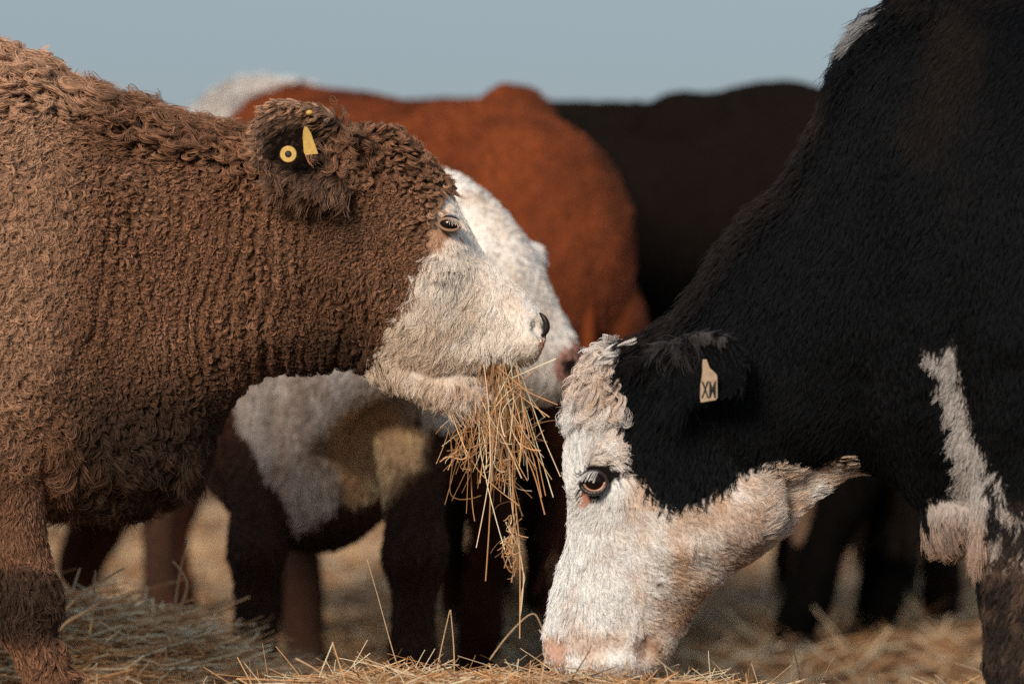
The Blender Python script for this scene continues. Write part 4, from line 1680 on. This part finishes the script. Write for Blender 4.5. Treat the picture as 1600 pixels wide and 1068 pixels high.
    for sg in (-1, 1):
        link('eye', sphere_mesh('eye', L(HP.pt(746 if sg < 0 else 822, 415, sg * .108)), (.018, .018, .018), 16), M_EYE, ob)
    return ob

white_face_cow()

def simple_cow(label, loc, yaw, colour, sc=1.0, lift=0.0, headdown=True, material=None, steps=(0, 0, 0, 0), hook=.0, stout=1.15, back=0.0, furlen=.014, ripple=.006):
    """complete standing animal with neck lowered to the hay or raised"""
    S = Solid()
    def s(x, zt, zb, w, e=-.12):
        return [x, 0, (zt + zb) / 2, 0, 0, (zt - zb) / 2, 0, w, 0, e]
    S.loft([s(.30, 1.02 + lift, .62, .12, 0), s(.18, 1.20 + lift, .52, .20, 0), s(.02, 1.31 + lift, .50, .25), s(-.2, 1.32 + lift * .9, .53, .31), s(-.5, 1.31 + lift * .5 + back * .4, .52, .36), s(-.85, 1.30 + back, .53, .38), s(-1.08, 1.33 + back * .5, .60, .34),
            s(-1.22, 1.345, .66, .30), s(-1.36, 1.30, .70, .25), s(-1.47, 1.25, .78, .18), s(-1.52, 1.12, .92, .08)], 5, 32)
    for sg in ((-1,) if hook else (-1, 1)):
        S.ball((-1.00, sg * .17, 1.215 + hook * .8), (.13 + hook * .3, .09, .10 + hook * .4))
    for sg in (-1, 1):
        S.ball((-1.12, sg * .17, .92), (.26, .13, .26))
    if headdown:
        nk = [([.12, 0, .95], .30, .17), ([.32, 0, .85], .24, .13), ([.52, 0, .70], .19, .11), ([.70, 0, .52], .15, .10)]
        rows = []
        for c, h, wd in nk:
            rows.append([*c, .5 * h, 0, .85 * h, 0, wd, 0, 0])
        S.loft(rows, 4, 24)
        hc, pitch = (.72, 0, .62), math.radians(-58)
    else:
        nk = [([.10, 0, 1.05], .32, .17), ([.30, 0, 1.15], .25, .14), ([.50, 0, 1.20], .21, .12), ([.66, 0, 1.24], .15, .10)]
        rows = []
        for c, h, wd in nk:
            rows.append([*c, -.2 * h, 0, .95 * h, 0, wd, 0, 0])
        S.loft(rows, 4, 24)
        hc, pitch = (.68, 0, 1.30), math.radians(-35)
    f, sd, up = std_head(S, hc, 0, pitch)
    std_leg_fore(S, .04, .16, 1.1, steps[0])
    std_leg_fore(S, .04, -.16, 1.1, steps[1])
    std_leg_hind(S, -1.30, .17, steps[2], stout)
    std_leg_hind(S, -1.30, -.17, steps[3], stout)
    if sc != 1.0:
        S.v = [v * sc for v in S.v]
    ob = finish_cow(S, 'cow', label, loc, yaw, (lambda p, n: colour(p / sc, n)), material or M_RED, furlen, 22000, .0010, .014, ripple=ripple, extra=(lambda p: 1 + (2.2 * ((p[:, 2] > 1.25 * sc) & (p[:, 0] > -.25 * sc)) if hook else 0)))
    bg_eyes(ob, np.asarray(hc) * sc, f, sd, up, sc)
    tail(ob, -1.46 * sc, 1.24 * sc, M_SKIN, material or M_RED, colour(np.array([[-1.4, 0., 1.1]]), np.array([[0, 0, 1.]]))[0] * (.7 if hook else 1), -.05 if hook else 0)
    return ob

def red_col(p, n):
    c = lerp([.19, .048, .016], [.048, .014, .007], np.clip(smooth(p[:, 2], .95, .60) + .2 + 1.2 * fbm(p, .12, 1), 0, 1))  # belly and legs darkened in the coat to stand for shade below
    q = p + .03 * np.stack([noise(p, .08, 0), noise(p, .08, 1), noise(p, .08, 2)], 1)
    crest = (q[:, 0] > -.24) & (q[:, 2] > 1.22 - .6 * np.maximum(q[:, 0] - .05, 0)) & (q[:, 0] < 1.0)
    c[crest] = (.70, .67, .64)
    under = (q[:, 0] > .1) & (q[:, 2] < .66) & (q[:, 2] > .52) & (np.abs(q[:, 1]) < .12)
    c[under] = (.6, .52, .46)
    return c

# red cow: faces left and away, rump to the right
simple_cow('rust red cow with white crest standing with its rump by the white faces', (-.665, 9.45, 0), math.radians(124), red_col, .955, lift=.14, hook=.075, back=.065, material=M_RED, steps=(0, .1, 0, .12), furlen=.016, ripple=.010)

def blk_col(p, n):
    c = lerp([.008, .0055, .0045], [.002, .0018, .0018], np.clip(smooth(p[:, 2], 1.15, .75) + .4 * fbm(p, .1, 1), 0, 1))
    return c
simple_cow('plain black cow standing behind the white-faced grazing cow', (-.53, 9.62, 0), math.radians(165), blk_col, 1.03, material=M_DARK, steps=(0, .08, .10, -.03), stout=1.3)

def calf_col(p, n):
    c = lerp([.030, .018, .013], [.011, .008, .007], np.clip(.5 + fbm(p, .12, 1), 0, 1))
    q = p[:, 2] + .05 * noise(p, .08, 2)
    sock = (q < .47) & (q > .26)
    c[sock] = (.40, .28, .21)
    return c
simple_cow('dark cow with pale hocks standing furthest right behind the grazing cow', (.96, 11.0, 0), math.radians(88), calf_col, 1.0, material=M_DARK, steps=(.05, -.1, 0, .1))

def gap_fill_col(p, n):  # dark calf added to fill the shaded gap between the legs
    c = lerp([.050, .022, .013], [.016, .009, .007], np.clip(.4 + fbm(p, .12, 1), 0, 1))
    return c
simple_cow('small dark brown calf added to fill the shaded gap behind the hanging hay', (.08, 10.95, 0), math.radians(82), gap_fill_col, .64, material=M_DARK, stout=1.5)

# ------------------------------------------------------------------ hay hanging from the brown cow's mouth
def mouthful():
    base = BR.pt(772, 575, -.02)
    n = 70
    u0 = RNG.uniform(746, 812, n)
    v0 = 571 - .12 * (u0 - 740) + RNG.uniform(-3, 6, n)
    root = np.stack([BR.pt(a, b, 0) for a, b in zip(u0, v0)])
    root[:, 1] = BR.y + RNG.uniform(-.055, .03, n)
    K = 9
    t = np.linspace(0, 1, K)
    L = np.abs(RNG.normal(.10, .06, n)) + .02
    L[:8] = RNG.uniform(.18, .26, 8)
    a = RNG.normal(-1.50, .14, n)
    k = RNG.random(n) < .06
    a[k] = RNG.uniform(-2.3, -.3, k.sum())
    L[k] *= .6
    d = np.stack([np.cos(a), RNG.normal(0, .25, n), np.sin(a)], 1)
    side = unit(RNG.standard_normal((n, 3)))
    kp = RNG.uniform(.2, .8, n)
    bend = np.maximum(t[None] - kp[:, None], 0) * (L * RNG.normal(0, .5, n))[:, None] + (t[None] ** 2) * (L * RNG.normal(0, .15, n))[:, None]
    pos = root[:, None] + d[:, None] * (t[None] * L[:, None])[:, :, None] + side[:, None] * bend[:, :, None]
    rad = RNG.uniform(.0004, .0011, n)[:, None] * (1 - .3 * t[None])
    allp, allr = [pos], [rad]
    # tangled knots lower down
    def knot(u, v, ru, rv, m, Lr):
        c = np.stack([BR.pt(u + RNG.normal(0, ru), v + RNG.normal(0, rv), RNG.normal(-.01, .02)) for _ in range(m)])
        L = RNG.uniform(*Lr, m)
        a = RNG.normal(-1.57, .62, m)
        d = np.stack([np.cos(a), RNG.normal(0, .4, m), np.sin(a)], 1)
        side = unit(RNG.standard_normal((m, 3)))
        tt = t[None] - .4
        bend = (tt ** 2) * (L * RNG.normal(0, 1.4, m))[:, None]
        p = c[:, None] + d[:, None] * (tt * L[:, None])[:, :, None] + side[:, None] * bend[:, :, None]
        allp.append(p)
        allr.append(RNG.uniform(.0003, .0009, m)[:, None] * (1 - .2 * t[None]))
    knot(775, 630, 18, 26, 60, (.03, .11))
    knot(755, 680, 26, 22, 34, (.02, .09))
    knot(725, 690, 12, 22, 26, (.02, .06))
    knot(800, 665, 16, 24, 50, (.03, .10))
    knot(790, 735, 12, 14, 26, (.02, .05))
    knot(797, 835, 5, 16, 40, (.012, .035))
    knot(802, 870, 5, 12, 14, (.02, .05))
    # long hand-placed stalks
    def long(pts, r=.0008):
        q = catmull([[*BR.pt(*a)] for a in pts], 4)
        i = np.linspace(0, len(q) - 1, K)
        q = np.stack([np.interp(i, np.arange(len(q)), q[:, j]) for j in range(3)], 1)
        allp.append(q[None])
        allr.append(np.full((1, K), r))
    long([(785, 600, -.03), (770, 680, -.03), (767, 760, -.03), (764, 830, -.03), (759, 905, -.03)], .0010)
    long([(790, 590, -.02), (792, 700, -.02), (803, 770, -.02), (812, 860, -.02), (812, 995, -.02)], .0010)
    long([(795, 700, -.02), (799, 780, -.03), (810, 850, -.02), (818, 900, -.02), (813, 960, -.02)], .0008)
    long([(800, 640, -.03), (818, 700, -.03), (836, 745, -.03), (851, 802, -.03)], .0010)
    long([(790, 620, -.03), (812, 670, -.03), (832, 710, -.03), (846, 775, -.03)], .0009)
    long([(765, 600, -.02), (740, 660, -.03), (735, 710, -.03), (738, 765, -.03)], .0008)
    long([(720, 640, -.02), (712, 700, -.03), (704, 768, -.03), (730, 778, -.03), (752, 772, -.03)], .0008)
    long([(735, 700, -.02), (738, 780, -.03), (742, 812, -.03)], .0007)
    long([(800, 590, -.04), (840, 572, -.05), (868, 560, -.06)], .0009)
    long([(790, 600, -.04), (830, 630, -.05), (858, 650, -.06)], .0008)
    long([(772, 575, -.04), (800, 600, -.05), (820, 590, -.06), (838, 577, -.06)], .0010)
    long([(770, 700, -.03), (772, 780, -.03), (764, 812, -.02), (775, 790, -.03), (800, 780, -.03), (812, 778, -.03)], .0009)
    long([(688, 720, -.03), (702, 712, -.03), (725, 716, -.03), (745, 700, -.02)], .0010)
    long([(805, 800, -.03), (798, 850, -.03), (788, 885, -.03)], .0008)
    long([(742, 590, -.04), (760, 640, -.05), (790, 690, -.05), (815, 745, -.04)], .0009)
    long([(812, 880, -.02), (820, 900, -.02), (815, 925, -.02), (812, 960, -.02)], .0006)
    pos = np.concatenate(allp) - base
    rad = np.concatenate(allr)
    # the matted core of the wisp is a real bundle of short stems held in the lips
    core = Solid()
    core.loft([BR.st((745, 566), (752, 580), .012, -.02), BR.st((765, 562), (775, 592), .022, -.015), BR.st((788, 560), (796, 586), .020, -.015), BR.st((806, 562), (808, 572), .008, -.015)], 3, 14)
    me = core.mesh('hay_wisp', .004, 2)
    V = get_v(me)
    V = V + get_n(me) * (noise(V, .006) * .003)[:, None]
    set_v(me, V)
    move_origin(me, base)
    ob = link('hay_wisp', me, M_HAYBASE, None, base)
    tag(ob, "long tangled wisp of dry hay hanging from the brown cow's mouth", 'hay wisp')
    curves_obj('stems', pos, rad, straw_cols(len(pos)) * 1.05, M_STRAW, ob)

mouthful()
